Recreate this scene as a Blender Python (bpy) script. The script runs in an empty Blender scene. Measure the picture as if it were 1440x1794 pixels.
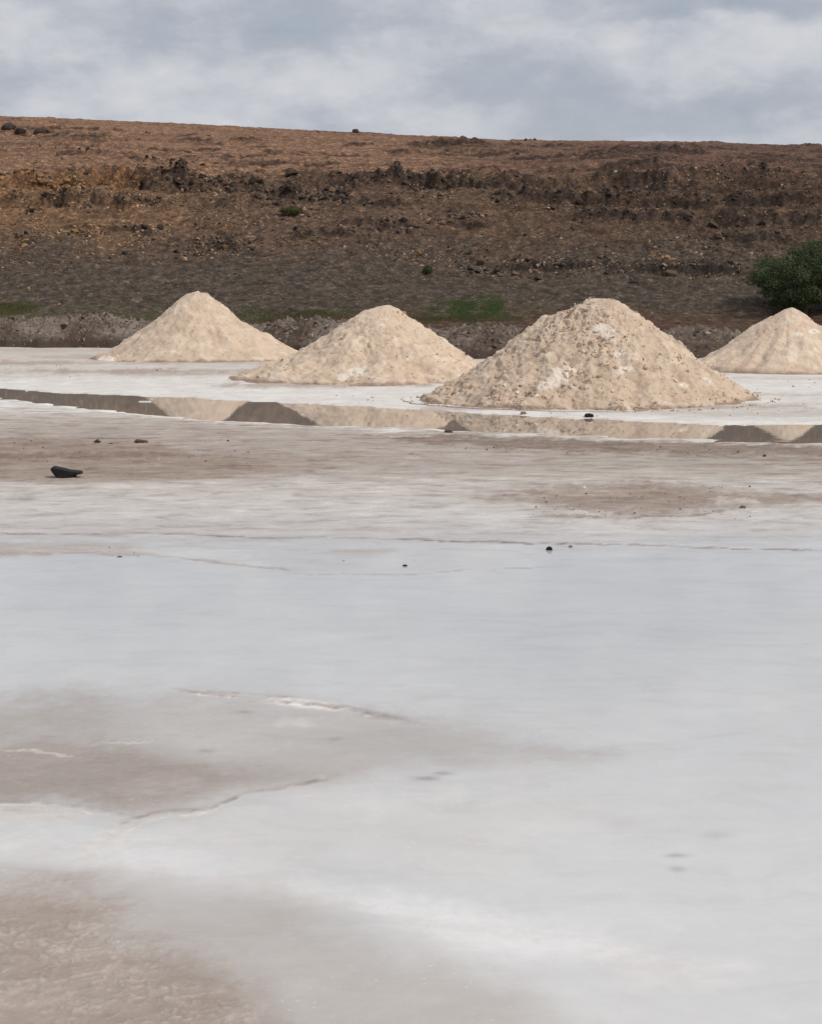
import bpy, bmesh, math, random
import numpy as np
from mathutils import Vector

# ------------------------------------------------------------------ camera
F, CX, CY, H = 3120.0, 720.0, 897.0, 1.7          # focal length and centre in photo pixels, eye height (m)
PITCH = math.atan(410.0 / F)
SC = bpy.context.scene
COL = SC.collection
cam = bpy.data.cameras.new("camera")
cam.sensor_fit = 'HORIZONTAL'; cam.sensor_width = 36.0; cam.lens = 36.0 * F / 1440.0
cam.clip_start = 0.1; cam.clip_end = 3000
camo = bpy.data.objects.new("camera", cam); COL.objects.link(camo)
camo.location = (0, 0, H); camo.rotation_euler = (math.pi / 2 - PITCH, 0, 0)
SC.camera = camo

# ------------------------------------------------------------------ light
SUN_EL, SUN_AZ = math.radians(46), math.radians(122)     # azimuth from +Y clockwise: behind the camera, to the right
sun = bpy.data.lights.new("sun", 'SUN'); sun.energy = 2.3; sun.angle = math.radians(4); sun.color = (1.0, 0.93, 0.83)
suno = bpy.data.objects.new("sun", sun); COL.objects.link(suno)
sd = Vector((math.sin(SUN_AZ) * math.cos(SUN_EL), math.cos(SUN_AZ) * math.cos(SUN_EL), math.sin(SUN_EL)))
suno.rotation_euler = sd.to_track_quat('Z', 'Y').to_euler()
suno.location = (10, -10, 30)

world = bpy.data.worlds.new("World"); SC.world = world; world.use_nodes = True
SC.view_settings.view_transform = 'Standard'; SC.view_settings.look = 'None'
SC.view_settings.exposure = 0.0; SC.view_settings.gamma = 1.0; SC.view_settings.use_curve_mapping = False


class NT:
    """small node-tree writer"""
    def __init__(s, tree): s.t = tree; s.n = tree.nodes; s.l = tree.links
    def node(s, typ, ins=None, **kw):
        n = s.n.new(typ)
        for k, v in kw.items(): setattr(n, k, v)
        for k, v in (ins or {}).items():
            if isinstance(v, bpy.types.NodeSocket): s.l.new(v, n.inputs[k])
            else: n.inputs[k].default_value = v
        return n
    def math(s, op, a, b=0.0, c=0.0, clamp=False):
        n = s.node('ShaderNodeMath', {0: a, 1: b, 2: c}, operation=op); n.use_clamp = clamp
        return n.outputs[0]
    def mix(s, f, a, b, blend='MIX'):
        n = s.n.new('ShaderNodeMix'); n.data_type = 'RGBA'; n.blend_type = blend
        for i, v in ((0, f), (6, a), (7, b)):
            if isinstance(v, bpy.types.NodeSocket): s.l.new(v, n.inputs[i])
            else: n.inputs[i].default_value = v if i == 0 else (tuple(v) + (1,))[:4]
        return n.outputs[2]
    def noise(s, vec, scale, detail=6, rough=0.55, dist=0.0):
        n = s.node('ShaderNodeTexNoise', {'Scale': scale, 'Detail': detail, 'Roughness': rough, 'Distortion': dist})
        if vec is not None: s.l.new(vec, n.inputs['Vector'])
        return n.outputs[0]
    def ramp(s, fac, stops):
        n = s.n.new('ShaderNodeValToRGB'); s.l.new(fac, n.inputs[0])
        e = n.color_ramp.elements
        while len(e) < len(stops): e.new(0.5)
        for el, (p, c) in zip(e, stops):
            el.position = p; el.color = (c, c, c, 1) if not hasattr(c, '__len__') else tuple(c) + (1,)
        return n.outputs[0]
    def mapr(s, v, a, b, c=0.0, d=1.0):
        return s.node('ShaderNodeMapRange', {0: v, 1: a, 2: b, 3: c, 4: d}).outputs[0]


def ray(px, py):
    dx, dy = (px - CX) / F, (CY - py) / F
    cp, sp = math.cos(PITCH), math.sin(PITCH)
    return (dx, cp + dy * sp, -sp + dy * cp)

def at(px, py, Y):
    d = ray(px, py); k = Y / d[1]
    return Vector((d[0] * k, Y, H + d[2] * k))

def gr(px, py, z=0.0):
    d = ray(px, py); k = (z - H) / d[2]
    return Vector((d[0] * k, d[1] * k, z))


# sky: broken grey cloud deck over the physical sky
nt = NT(world.node_tree); nt.n.clear()
tc = nt.node('ShaderNodeTexCoord')
sky = nt.node('ShaderNodeTexSky', sky_type='NISHITA'); sky.sun_disc = False
sky.sun_elevation = SUN_EL; sky.sun_rotation = SUN_AZ
mp = nt.node('ShaderNodeMapping', {'Vector': tc.outputs['Generated'], 'Location': (3.1, 0.4, 1.7), 'Scale': (1, 1, 2.0)})
n1 = nt.noise(mp.outputs[0], 8.0, 3, 0.5, 0.1)
n2 = nt.noise(mp.outputs[0], 22.0, 5, 0.55, 0.1)
dens = nt.math('ADD', nt.math('MULTIPLY', n1, 0.62), nt.math('MULTIPLY', n2, 0.38))
# cloud heads where the photograph has them, as directions in the sky
wn = nt.node('ShaderNodeTexNoise', {'Scale': 16.0, 'Detail': 4.0, 'Roughness': 0.55}); nt.l.new(mp.outputs[0], wn.inputs['Vector'])
wv = nt.node('ShaderNodeVectorMath', {0: wn.outputs[1], 1: (0.5, 0.5, 0.5)}, operation='SUBTRACT')
wv2 = nt.node('ShaderNodeVectorMath', {0: wv.outputs[0], 'Scale': 0.055}, operation='SCALE')
dirv = nt.node('ShaderNodeVectorMath', {0: tc.outputs['Generated'], 1: wv2.outputs[0]}, operation='ADD')
acc = None
for (px, py, rx, ry, amp) in ((20, 40, 90, 45, .30), (130, 105, 70, 40, .22), (400, 125, 190, 48, .30), (590, 120, 110, 40, .2),
                              (790, 62, 150, 50, .30), (1300, 110, 200, 75, .34), (250, 20, 120, 30, .16), (1050, 70, 120, 60, .12), (860, 205, 160, 30, .16), (260, 205, 200, 25, .2), (470, 170, 140, 40, .14),
                              (1290, 8, 260, 24, -.34), (930, 150, 170, 45, -.16), (420, 50, 200, 28, -.14), (60, 150, 100, 35, -.2), (1180, 210, 200, 28, -.14)):
    c = Vector(ray(px, py)).normalized()
    d = nt.node('ShaderNodeVectorMath', {0: dirv.outputs[0], 1: tuple(c)}, operation='SUBTRACT')
    e = nt.node('ShaderNodeVectorMath', {0: d.outputs[0], 1: (F / rx, F / rx, F / ry)}, operation='MULTIPLY')
    q = nt.node('ShaderNodeVectorMath', {0: e.outputs[0], 1: e.outputs[0]}, operation='DOT_PRODUCT').outputs['Value']
    g = nt.math('MULTIPLY', nt.math('EXPONENT', nt.math('MULTIPLY', q, -0.8)), amp)
    acc = g if acc is None else nt.math('ADD', acc, g)
dens = nt.math('ADD', nt.math('MULTIPLY', nt.math('SUBTRACT', nt.math('ADD', dens, nt.math('MULTIPLY', nt.math('SUBTRACT', nt.noise(mp.outputs[0], 52.0, 5, 0.6, 0.2), .5), .22)), 0.5), 1.9), nt.math('ADD', 0.44, acc))
cloud = nt.ramp(dens, [(0.12, (3.7, 4.08, 4.75)), (0.40, (4.45, 4.76, 5.35)), (0.54, (5.1, 5.35, 5.85)), (0.70, (5.8, 5.97, 6.35)), (0.95, (6.6, 6.72, 6.95))])
cover = nt.mapr(dens, 0.05, 0.38, 0.76, 1.0)
skyc = nt.mix(cover, sky.outputs[0], cloud)
bg = nt.node('ShaderNodeBackground', {'Color': skyc, 'Strength': 0.1})
nt.l.new(bg.outputs[0], nt.node('ShaderNodeOutputWorld').inputs[0])

# ------------------------------------------------------------------ helpers
RNG = np.random.default_rng(7)
random.seed(11)
_perm = np.random.default_rng(3).permutation(4096)
_g2 = np.random.default_rng(4).uniform(0, 2 * np.pi, 4096)
_g2 = np.stack([np.cos(_g2), np.sin(_g2)], -1)
_g3 = np.random.default_rng(5).normal(size=(4096, 3)); _g3 /= np.linalg.norm(_g3, axis=1, keepdims=True)
def _h(i, j, k=0): return _perm[(i + _perm[(j + _perm[k & 4095]) & 4095]) & 4095]

def n2d(x, y):
    x = np.asarray(x, float); y = np.asarray(y, float)
    xi = np.floor(x).astype(int); yi = np.floor(y).astype(int); xf = x - xi; yf = y - yi
    u = xf * xf * xf * (xf * (xf * 6 - 15) + 10); v = yf * yf * yf * (yf * (yf * 6 - 15) + 10)
    def dot(a, b):
        g = _g2[_h(xi + a, yi + b)]
        return g[..., 0] * (xf - a) + g[..., 1] * (yf - b)
    a = dot(0, 0) * (1 - u) + dot(1, 0) * u; b = dot(0, 1) * (1 - u) + dot(1, 1) * u
    return 1.5 * (a * (1 - v) + b * v)

def n3d(x, y, z):
    x = np.asarray(x, float); y = np.asarray(y, float); z = np.asarray(z, float)
    xi = np.floor(x).astype(int); yi = np.floor(y).astype(int); zi = np.floor(z).astype(int)
    xf = x - xi; yf = y - yi; zf = z - zi
    s = lambda t: t * t * t * (t * (t * 6 - 15) + 10)
    u, v, w = s(xf), s(yf), s(zf); r = 0
    for a in (0, 1):
        for b in (0, 1):
            for c in (0, 1):
                g = _g3[_h(xi + a, yi + b, zi + c)]
                d = g[..., 0] * (xf - a) + g[..., 1] * (yf - b) + g[..., 2] * (zf - c)
                r = r + d * (u if a else 1 - u) * (v if b else 1 - v) * (w if c else 1 - w)
    return 1.5 * r

def fbm2(x, y, o=4, g=0.5, off=0.0):
    r = 0; a = 1; t = 0
    for i in range(o):
        r = r + a * n2d(x * 2 ** i + off + 17.3 * i, y * 2 ** i - off + 9.1 * i); t += a; a *= g
    return r / t * 1.4

def fbm3(x, y, z, o=4, g=0.5):
    r = 0; a = 1; t = 0
    for i in range(o):
        r = r + a * n3d(x * 2 ** i + 7.7 * i, y * 2 ** i + 3.1 * i, z * 2 ** i + 1.3 * i); t += a; a *= g
    return r / t * 1.4

def sstep(a, b, x):
    t = np.clip((x - a) / (b - a), 0, 1); return t * t * (3 - 2 * t)

def tag(o, label=None, cat=None, group=None, kind=None):
    if label: o['label'] = label
    if cat: o['category'] = cat
    if group: o['group'] = group
    if kind: o['kind'] = kind
    return o

def link(name, me, mat=None, parent=None):
    o = bpy.data.objects.new(name, me); COL.objects.link(o)
    if mat: me.materials.append(mat)
    if parent: o.parent = parent
    return o

def empty(name, loc, rz=0.0):
    o = bpy.data.objects.new(name, None); COL.objects.link(o)
    o.location = loc; o.rotation_euler = (0, 0, rz); o.empty_display_size = 0.2
    return o

def np_mesh(name, V, Fc, smooth=True):
    """V (n,3), Fc (m,3|4) arrays"""
    me = bpy.data.meshes.new(name); V = np.ascontiguousarray(V, dtype=np.float32); Fc = np.ascontiguousarray(Fc, dtype=np.int32)
    k = Fc.shape[1]
    me.vertices.add(len(V)); me.vertices.foreach_set('co', V.ravel())
    me.loops.add(Fc.size); me.loops.foreach_set('vertex_index', Fc.ravel())
    me.polygons.add(len(Fc)); me.polygons.foreach_set('loop_start', np.arange(0, Fc.size, k, dtype=np.int32))
    me.polygons.foreach_set('use_smooth', np.full(len(Fc), smooth, dtype=bool))
    me.update(calc_edges=True)
    return me

def grid_faces(nr, nc, wrap=False):
    i = np.arange(nr - 1)[:, None]; j = np.arange(nc if wrap else nc - 1)[None, :]; j2 = (j + 1) % nc
    return np.stack([i * nc + j, i * nc + j2, (i + 1) * nc + j2, (i + 1) * nc + j], -1).reshape(-1, 4)

def vcol(me, name, rgba):
    a = me.color_attributes.new(name, 'FLOAT_COLOR', 'POINT')
    rgba = np.asarray(rgba, dtype=np.float32)
    if rgba.shape[1] == 3: rgba = np.concatenate([rgba, np.ones((len(rgba), 1), np.float32)], 1)
    a.data.foreach_set('color', np.ascontiguousarray(rgba).ravel())

def material(name):
    m = bpy.data.materials.new(name); m.use_nodes = True; t = NT(m.node_tree); t.n.clear()
    out = t.node('ShaderNodeOutputMaterial'); b = t.node('ShaderNodeBsdfPrincipled'); t.l.new(b.outputs[0], out.inputs[0])
    return m, t, b

def setin(t, b, **kw):
    for k, v in kw.items():
        k = k.replace('_', ' ')
        if isinstance(v, bpy.types.NodeSocket): t.l.new(v, b.inputs[k])
        else: b.inputs[k].default_value = v if not (hasattr(v, '__len__') and len(v) == 3 and k.endswith('Color')) else tuple(v) + (1,)

def rock_mat(name, c1, c2, c3, scale=6.0, rough=0.9, bump=0.4, percol=False):
    m, t, b = material(name)
    g = t.node('ShaderNodeNewGeometry'); pos = g.outputs['Position']
    n = t.noise(pos, scale, 8, 0.65); nf = t.noise(pos, scale * 6, 5, 0.6)
    c = t.mix(t.mapr(n, 0.32, 0.68), c1, c2); c = t.mix(t.mapr(nf, 0.52, 0.78, 0, 0.8), c, c3)
    if percol:
        ca = t.node('ShaderNodeVertexColor', layer_name='tint').outputs[0]; c = t.mix(1.0, c, ca, 'MULTIPLY')
    else:
        oi = t.node('ShaderNodeObjectInfo').outputs['Random']
        c = t.mix(1.0, c, t.ramp(oi, [(0, (.65, .66, .68)), (.5, (1, .95, .9)), (1, (1.35, 1.2, 1.02))]), 'MULTIPLY')
    bp = t.node('ShaderNodeBump', {'Strength': bump, 'Distance': 0.02, 'Height': nf})
    setin(t, b, Base_Color=c, Roughness=rough, Normal=bp.outputs[0], Specular_IOR_Level=0.25)
    return m

# angular stones: convex hulls of random points; shared by every scatter
def hull_variants(n, pts, seed, flat=0.75):
    out = []; r = random.Random(seed)
    for i in range(n):
        bm = bmesh.new(); sx, sy, sz = r.uniform(.7, 1.15), r.uniform(.6, 1.0), r.uniform(flat * .7, flat * 1.15)
        for k in range(pts):
            v = Vector((r.gauss(0, 1), r.gauss(0, 1), r.gauss(0, 1))).normalized() * r.uniform(.8, 1.05)
            bm.verts.new((v.x * sx, v.y * sy, v.z * sz))
        res = bmesh.ops.convex_hull(bm, input=bm.verts)
        bmesh.ops.delete(bm, geom=list({e for e in res['geom_interior'] if isinstance(e, bmesh.types.BMVert)}), context='VERTS')
        bmesh.ops.triangulate(bm, faces=bm.faces); bmesh.ops.recalc_face_normals(bm, faces=bm.faces)
        bm.verts.index_update()
        out.append((np.array([v.co[:] for v in bm.verts]), np.array([[v.index for v in f.verts] for f in bm.faces])))
        bm.free()
    return out

def rand_rot(n, rng, tilt=0.5):
    a = rng.uniform(0, 2 * np.pi, n); t = rng.normal(0, tilt, n); p = rng.normal(0, tilt, n)
    ca, sa, ct, st, cp, sp = np.cos(a), np.sin(a), np.cos(t), np.sin(t), np.cos(p), np.sin(p)
    Z = np.zeros(n); O = np.ones(n)
    Ra = np.stack([ca, -sa, Z, sa, ca, Z, Z, Z, O], -1).reshape(n, 3, 3)
    Rt = np.stack([O, Z, Z, Z, ct, -st, Z, st, ct], -1).reshape(n, 3, 3)
    Rp = np.stack([cp, Z, sp, Z, O, Z, -sp, Z, cp], -1).reshape(n, 3, 3)
    return Rt @ Rp @ Ra

def scatter_mesh(name, variants, P, size, rng, tint=None, tilt=0.5, sink=0.0):
    """many small pieces joined in one mesh"""
    R = rand_rot(len(P), rng, tilt); which = rng.integers(0, len(variants), len(P))
    Vs, Fs, Ts, base = [], [], [], 0
    for k, (v, f) in enumerate(variants):
        idx = np.where(which == k)[0]
        if not len(idx): continue
        W = np.einsum('nij,vj->nvi', R[idx], v) * size[idx][:, None, None] + P[idx][:, None, :]
        W[..., 2] -= (sink * size[idx])[:, None]
        Vs.append(W.reshape(-1, 3))
        Fs.append((f[None] + (np.arange(len(idx)) * len(v))[:, None, None] + base).reshape(-1, 3)); base += len(idx) * len(v)
        if tint is not None: Ts.append(np.repeat(tint[idx], len(v), axis=0))
    me = np_mesh(name, np.concatenate(Vs), np.concatenate(Fs), smooth=False)
    if tint is not None: vcol(me, 'tint', np.concatenate(Ts))
    return me

STONES = hull_variants(14, 13, 21)
SMALL = hull_variants(12, 8, 22)
FLAKES = hull_variants(10, 9, 23, flat=0.3)
STONE_ME = [np_mesh('stone', v, f, smooth=False) for v, f in STONES]

# ------------------------------------------------------------------ salt flat (ground)
ZW, ZN = -0.10, -0.085                      # brine level in the channel, level of the near pan
UPX = [-500, 0, 130, 300, 500, 700, 900, 1100, 1250, 1440, 2000]
UPY = [670, 681, 690, 696, 706, 716, 728, 738, 745, 744, 750]      # far shore of the channel
LOX = [-500, 0, 110, 200, 280, 400, 550, 700, 850, 1100, 1300, 1440, 2000]
LOY = [680, 698, 711, 721, 730, 738, 744, 750, 757, 767, 773, 776, 784]   # near shore

def pix(X, Y, z):
    cp, sp = math.cos(PITCH), math.sin(PITCH)
    dz = z - H; d = Y * cp - dz * sp; u = Y * sp + dz * cp
    return CX + F * X / d, CY - F * u / d

def poly_sd(px, py, poly, ky=3.0):
    """signed distance (inside > 0) to a ground patch outline"""
    x, y = px, py * ky; ins = np.zeros(px.shape, bool); best = np.full(px.shape, 1e9)
    n = len(poly)
    for i in range(n):
        ax, ay = poly[i][0], poly[i][1] * ky; bx, by = poly[(i + 1) % n][0], poly[(i + 1) % n][1] * ky
        ex, ey = bx - ax, by - ay
        t = np.clip(((x - ax) * ex + (y - ay) * ey) / (ex * ex + ey * ey + 1e-9), 0, 1)
        best = np.minimum(best, (x - ax - t * ex) ** 2 + (y - ay - t * ey) ** 2)
        c = (ay > y) != (by > y)
        ins ^= c & (x < ex * (y - ay) / (ey if abs(ey) > 1e-9 else 1e-9) + ax)
    return np.where(ins, 1, -1) * np.sqrt(best)

def shore(X, Y):
    px, py = pix(X, Y, ZW)
    m = Y * Y / (F * (H - ZW))                       # metres of ground per pixel row
    nz = 0.16 * fbm2(X * 0.55, Y * 0.9, 3, 0.55, 3.0) + 0.15 * n2d(X * 1.9, Y * 2.6) + 0.08 * n2d(X * 5, Y * 6) + .04 * n2d(X * 13, Y * 13)
    nz2 = .30 * n2d(X * .8, Y * 3.5 + 40) + .22 * n2d(X * 2.1, Y * 6 + 40)
    du = (py - np.interp(px, UPX, UPY)) * m
    dl = (np.interp(px, LOX, LOY) - py) * m
    return du + nz + .5 * nz2, dl + 0.6 * nz + nz2, px, py

def ground_z(X, Y, full=False):
    du, dl, px, py = shore(X, Y)
    ins = np.minimum(du, dl)
    far = ZW + 0.086 * sstep(0, 9.0, -du) + 0.014 * sstep(0, .3, -du)
    far = far + 0.010 * fbm2(X * 0.7, Y * 0.7, 4, .55, 8.0) * sstep(0.2, 2, -du)
    near = ZW + 0.014 * sstep(0, .25, -dl) + (ZN - ZW - 0.014) * sstep(0, 2.5, -dl)
    z = np.where(ins > 0, ZW - 0.07 * np.tanh(ins / 0.5), np.where(dl < du, near, far))
    isl = sstep(0.52, 0.78, fbm2(X * 0.9 + 5, Y * 4.2, 5, .62, 31.0)) * sstep(0.0, 0.2, ins)
    z = np.where(ins > 0, z + isl * 0.082, z)
    return (z, du, dl, px, py) if full else z

def ground_fields(X, Y):
    z, du, dl, px, py = ground_z(X, Y, True)
    nearside = (dl < du) & (dl < 0)
    farside = ~nearside & (du < 0)
    # domain warps in metres-scaled noise
    w1 = fbm2(X * 0.9, Y * 0.9, 5, .55, 1.0); w2 = fbm2(X * 2.3, Y * 1.6, 5, .55, 5.0)
    w3 = fbm2(X * 7, Y * 5, 4, .6, 9.0); w5 = fbm2(X * 20, Y * 14, 4, .62, 19.0) * sstep(14, 7, Y); w4 = fbm2(X * 0.35, Y * 0.35, 4, .5, 12.0)
    stops = np.array([
        (560, .30, .25, .21), (606, .36, .30, .25), (611, .44, .375, .325), (617, .60, .55, .50), (640, .63, .575, .52), (662, .66, .62, .575),
        (668, .75, .715, .675), (690, .77, .74, .70), (712, .74, .71, .67),
        (735, .52, .455, .405), (790, .50, .435, .385), (835, .52, .455, .41), (850, .60, .55, .505), (905, .66, .62, .585),
        (960, .62, .61, .60), (1000, .60, .602, .60), (1200, .62, .62, .617), (1440, .665, .66, .655), (1900, .69, .68, .67), (4000, .70, .68, .67)])
    pyw = py + np.clip(w2 * 5 + w3 * 2, -9, 9) * np.clip((py - 600) / 60, .2, 1.5)
    rgb = np.stack([np.interp(pyw, stops[:, 0], stops[:, k]) for k in (1, 2, 3)], -1)
    # far shore stays white down to the water, whatever its row
    wf = np.where(farside, sstep(1.9, 0.6, -du) * sstep(664, 672, py), 0)
    rgb = rgb * (1 - wf[:, None]) + np.array([.78, .75, .715]) * wf[:, None]
    wet = np.interp(py, [0, 680, 720, 850, 930, 965, 1200, 1300, 1794, 3000], [.15, .2, .25, .35, .62, .95, 1., 1., .96, .9])
    rough = np.zeros_like(z); net = np.zeros_like(z)

    def patch(poly, col, strength=1.0, feather=30, warp=40, wetv=None, rel=0.0, netv=0.0, ky=3.0, w=None):
        nonlocal rgb, wet, rough, net
        ww = ((w1 * .55 + w2 * .45 + w3 * .28) if w is None else w) + w5 * .20
        sd = poly_sd(px, py, poly, ky) + ww * warp
        feather = feather * 1.0
        k = sstep(-feather, feather, sd) * strength
        rgb = rgb * (1 - k[:, None]) + np.array(col) * k[:, None]
        if wetv is not None: wet = wet * (1 - k) + wetv * k
        rough = rough + rel * k; net = np.maximum(net, netv * k)
        return k

    BR = (.34, .262, .212); BR2 = (.25, .185, .15); GB = (.42, .355, .305); WH = (.80, .775, .75); PK = (.50, .36, .30)
    # far flat: pinkish streaks of mud between the piles and the bank
    for (x0, x1, y, t, s) in ((-80, 130, 644, 3, .8), (60, 330, 633, 2.5, .5), (110, 470, 658, 2.5, .7), (-100, 300, 657, 1.6, .6), (200, 460, 662, 2, .6), (-60, 260, 621, 2, .4),
                              (1290, 1500, 672, 2.5, .35), (1300, 1500, 700, 2.2, .5), (150, 480, 645, 2, .6), (380, 760, 681, 2.6, .75), (740, 1420, 716, 3.5, .6), (150, 560, 637, 3, .5)):
        sd = np.minimum(t - np.abs(py - y - 3 * w4), np.minimum(px - x0, x1 - px) * .06)
        k = sstep(-1.6, 1.6, sd + w2 * 2.6 + w3 * 2.0) * s * farside
        rgb = rgb * (1 - k[:, None]) + np.array((.43, .33, .275)) * k[:, None]; rough = rough + .35 * k
    # channel rim and near pan
    rim = np.where(nearside, sstep(.62, .1, -dl + .25 * w3 + .15 * w2) * np.interp(px, [0, 700, 900, 1440], [1, .95, .6, .55]), 0)
    patch([(-300, 735), (300, 748), (560, 758), (900, 772), (1700, 790), (1700, 815), (1000, 806), (650, 800), (400, 800), (-300, 815)], GB, .55, 22, 40, rel=.25)
    patch([(640, 764), (900, 768), (1150, 777), (1700, 790), (1700, 806), (1200, 799), (900, 790), (700, 776)], (.28, .215, .175), .9, 14, 46, .15, rel=.8, w=w2 * .6 + w3 * .4)
    patch([(-300, 770), (180, 768), (330, 792), (560, 800), (700, 806), (430, 838), (160, 846), (-300, 842)], BR, .85, 30, 60, .2, rel=.6)
    patch([(-300, 797), (60, 797), (200, 796), (330, 800), (190, 806), (-300, 810)], BR2, .8, 10, 26, .15, rel=.8, w=w2 * .5 + w3 * .7)
    patch([(430, 800), (720, 802), (1000, 812), (700, 828), (480, 826)], GB, .5, 22, 50, rel=.2)
    patch([(720, 816), (1000, 810), (1440, 808), (1440, 822), (900, 826)], GB, .6, 20, 44, rel=.25)
    patch([(1130, 800), (1700, 806), (1700, 836), (1300, 832)], GB, .45, 18, 40)
    patch([(840, 872), (960, 858), (1110, 852), (1200, 853), (1330, 866), (1480, 870), (1480, 880), (1320, 893), (1180, 906), (1000, 910), (940, 892)], (.36, .28, .228), .9, 40, 70, .2, rel=1.0, w=w1 * .3 + w2 * .5 + w3 * .5)
    patch([(960, 899), (1010, 897), (1060, 905), (1010, 912)], WH, .6, 12, 24, .2, rel=.8, w=w3)
    patch([(1250, 878), (1320, 876), (1330, 886), (1260, 888)], (.66, .60, .55), .7, 10, 26, .2, rel=.9, w=w3)
    patch([(10, 870), (55, 868), (62, 877), (20, 880)], (.45, .40, .36), .5, 10, 18, w=w3)
    patch([(-300, 912), (500, 915), (740, 936), (300, 937), (-300, 935)], (.56, .51, .475), .55, 26, 40)
    patch([(500, 905), (900, 930), (860, 948), (560, 940)], (.60, .56, .53), .5, 24, 40)
    patch([(-100, 958), (180, 958), (330, 974), (180, 976), (-100, 974)], (.50, .43, .385), .75, 20, 40, .5, rel=.25)
    patch([(490, 962), (680, 968), (640, 979), (500, 974)], (.52, .45, .405), .6, 16, 40, .5)
    patch([(240, 966), (420, 966), (470, 996), (300, 984)], WH, .7, 18, 34, .8)
    patch([(300, 955), (900, 962), (860, 1000), (420, 1010)], (.60, .57, .55), .5, 34, 44)
    # foreground mud tongues and salt crust
    patch([(-400, 1228), (60, 1226), (330, 1214), (480, 1228), (700, 1256), (980, 1308), (1060, 1330), (880, 1338), (660, 1352), (560, 1384), (400, 1415), (240, 1448), (100, 1430), (-400, 1412)],
          (.48, .435, .40), .88, 60, 80, .82, rel=.15, ky=2.2)
    patch([(-400, 1300), (100, 1296), (330, 1340), (590, 1366), (430, 1392), (260, 1440), (120, 1424), (-400, 1400)], (.37, .305, .262), .85, 60, 100, .6, rel=.3, ky=2.2)
    patch([(-400, 1262), (180, 1240), (260, 1276), (60, 1310), (-400, 1310)], (.41, .35, .308), .65, 55, 90, .7, ky=2.2)
    patch([(180, 1262), (420, 1250), (660, 1268), (560, 1300), (330, 1330)], (.55, .525, .485), .6, 50, 90, .8, ky=2.2)
    patch([(440, 1231), (520, 1229), (625, 1247), (585, 1252), (480, 1241)], (.84, .80, .77), .95, 12, 22, .3, rel=.5, ky=3, w=w2 * .5 + w3 * .5)
    patch([(330, 1216), (440, 1225), (450, 1229), (380, 1224)], (.78, .74, .70), .8, 8, 18, .3, ky=3, w=w3)
    patch([(500, 1262), (560, 1266), (540, 1284), (480, 1276)], (.66, .62, .58), .6, 14, 30, ky=3, w=w3)
    patch([(600, 1245), (700, 1262), (740, 1276), (640, 1262)], (.36, .30, .265), .7, 18, 40, .5, ky=3)
    patch([(700, 1218), (800, 1214), (780, 1232), (720, 1236)], (.56, .54, .53), .55, 26, 40, .8, ky=3)
    patch([(790, 1236), (930, 1244), (900, 1252), (800, 1246)], (.56, .54, .53), .5, 26, 40, .8, ky=3)
    patch([(-400, 1412), (80, 1416), (190, 1440), (100, 1452), (-400, 1444)], (.76, .70, .66), .75, 24, 60, .4, rel=.4, ky=3)
    patch([(180, 1444), (270, 1440), (230, 1478), (150, 1510)], (.74, .68, .63), .6, 24, 60, .4, rel=.4, ky=2)
    patch([(110, 1512), (240, 1504), (600, 1560), (1000, 1650), (1300, 1700), (900, 1690), (560, 1600), (280, 1552), (130, 1532)], (.82, .80, .785), .75, 50, 70, .7, ky=2)
    patch([(-400, 1522), (90, 1530), (260, 1560), (480, 1580), (640, 1640), (760, 1700), (900, 1752), (1010, 1850), (1100, 2600), (-900, 2600)], (.52, .475, .44), .88, 80, 90, .85, ky=1.6)
    patch([(-400, 1600), (120, 1588), (290, 1650), (420, 1706), (520, 1850), (560, 2600), (-900, 2600)], (.40, .322, .272), .88, 75, 110, .42, rel=.6, netv=1.0, ky=1.6)
    patch([(-400, 1460), (200, 1462), (420, 1480), (180, 1500), (-400, 1510)], (.77, .745, .72), .6, 50, 60, .6, ky=2)
    patch([(260, 1440), (520, 1390), (900, 1380), (1080, 1430), (860, 1520), (420, 1500)], (.70, .66, .62), .5, 120, 120, .9, ky=2)
    patch([(500, 1395), (800, 1392), (820, 1420), (600, 1440)], (.77, .74, .71), .45, 60, 90, .6, ky=2)
    patch([(1080, 1690), (1230, 1690), (1240, 1740), (1100, 1730)], (.80, .75, .71), .5, 50, 80, .5, rel=.2, ky=1.6)
    # thin rust-coloured crust lips
    for (pts, th, s) in (([(-200, 939), (120, 939), (235, 937), (330, 941), (490, 948)], 1.3, .9), ([(470, 946), (640, 946), (740, 950), (850, 953), (910, 956), (1100, 958), (1290, 966), (1500, 968)], 1.3, .9),
                         ([(-200, 976), (60, 972), (240, 975), (360, 986), (520, 1004)], 1.4, .5), ([(500, 1008), (700, 1012), (840, 1000), (960, 996)], 1.1, .4),
                         ([(420, 820), (500, 821)], 1.2, .7), ([(700, 795), (760, 803)], 1.0, .6), ([(960, 908), (1070, 911), (1200, 908), (1300, 894)], 1.6, .7),
                         ([(330, 1218), (450, 1232), (560, 1240), (640, 1250), (700, 1262)], 3.4, .95), ([(210, 1452), (290, 1430), (370, 1424), (430, 1400), (580, 1372)], 3.6, .95),
                         ([(300, 1213), (440, 1222), (530, 1228)], 2.4, .8), ([(-200, 1408), (60, 1414), (160, 1424), (250, 1442)], 2.2, .4)):
        xs = [p[0] for p in pts]; ys = [p[1] for p in pts]
        dd = np.abs(py - np.interp(px, xs, ys) - w2 * (1.5 + 1.6 * th) - w3 * (.8 + th * .9) - w5 * th)
        k = sstep(th * 1.5, th * .3, dd) * sstep(xs[0] - 12, xs[0] + 20, px) * sstep(xs[-1] + 12, xs[-1] - 30, px) * s * np.where(py > 1150, .25 + .4 * sstep(-.25, .25, w1 * .6 + w3 * .7 + w5 * .4), .5 + .5 * sstep(-.3, .2, w1 * .6 + w3 * .6))
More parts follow.
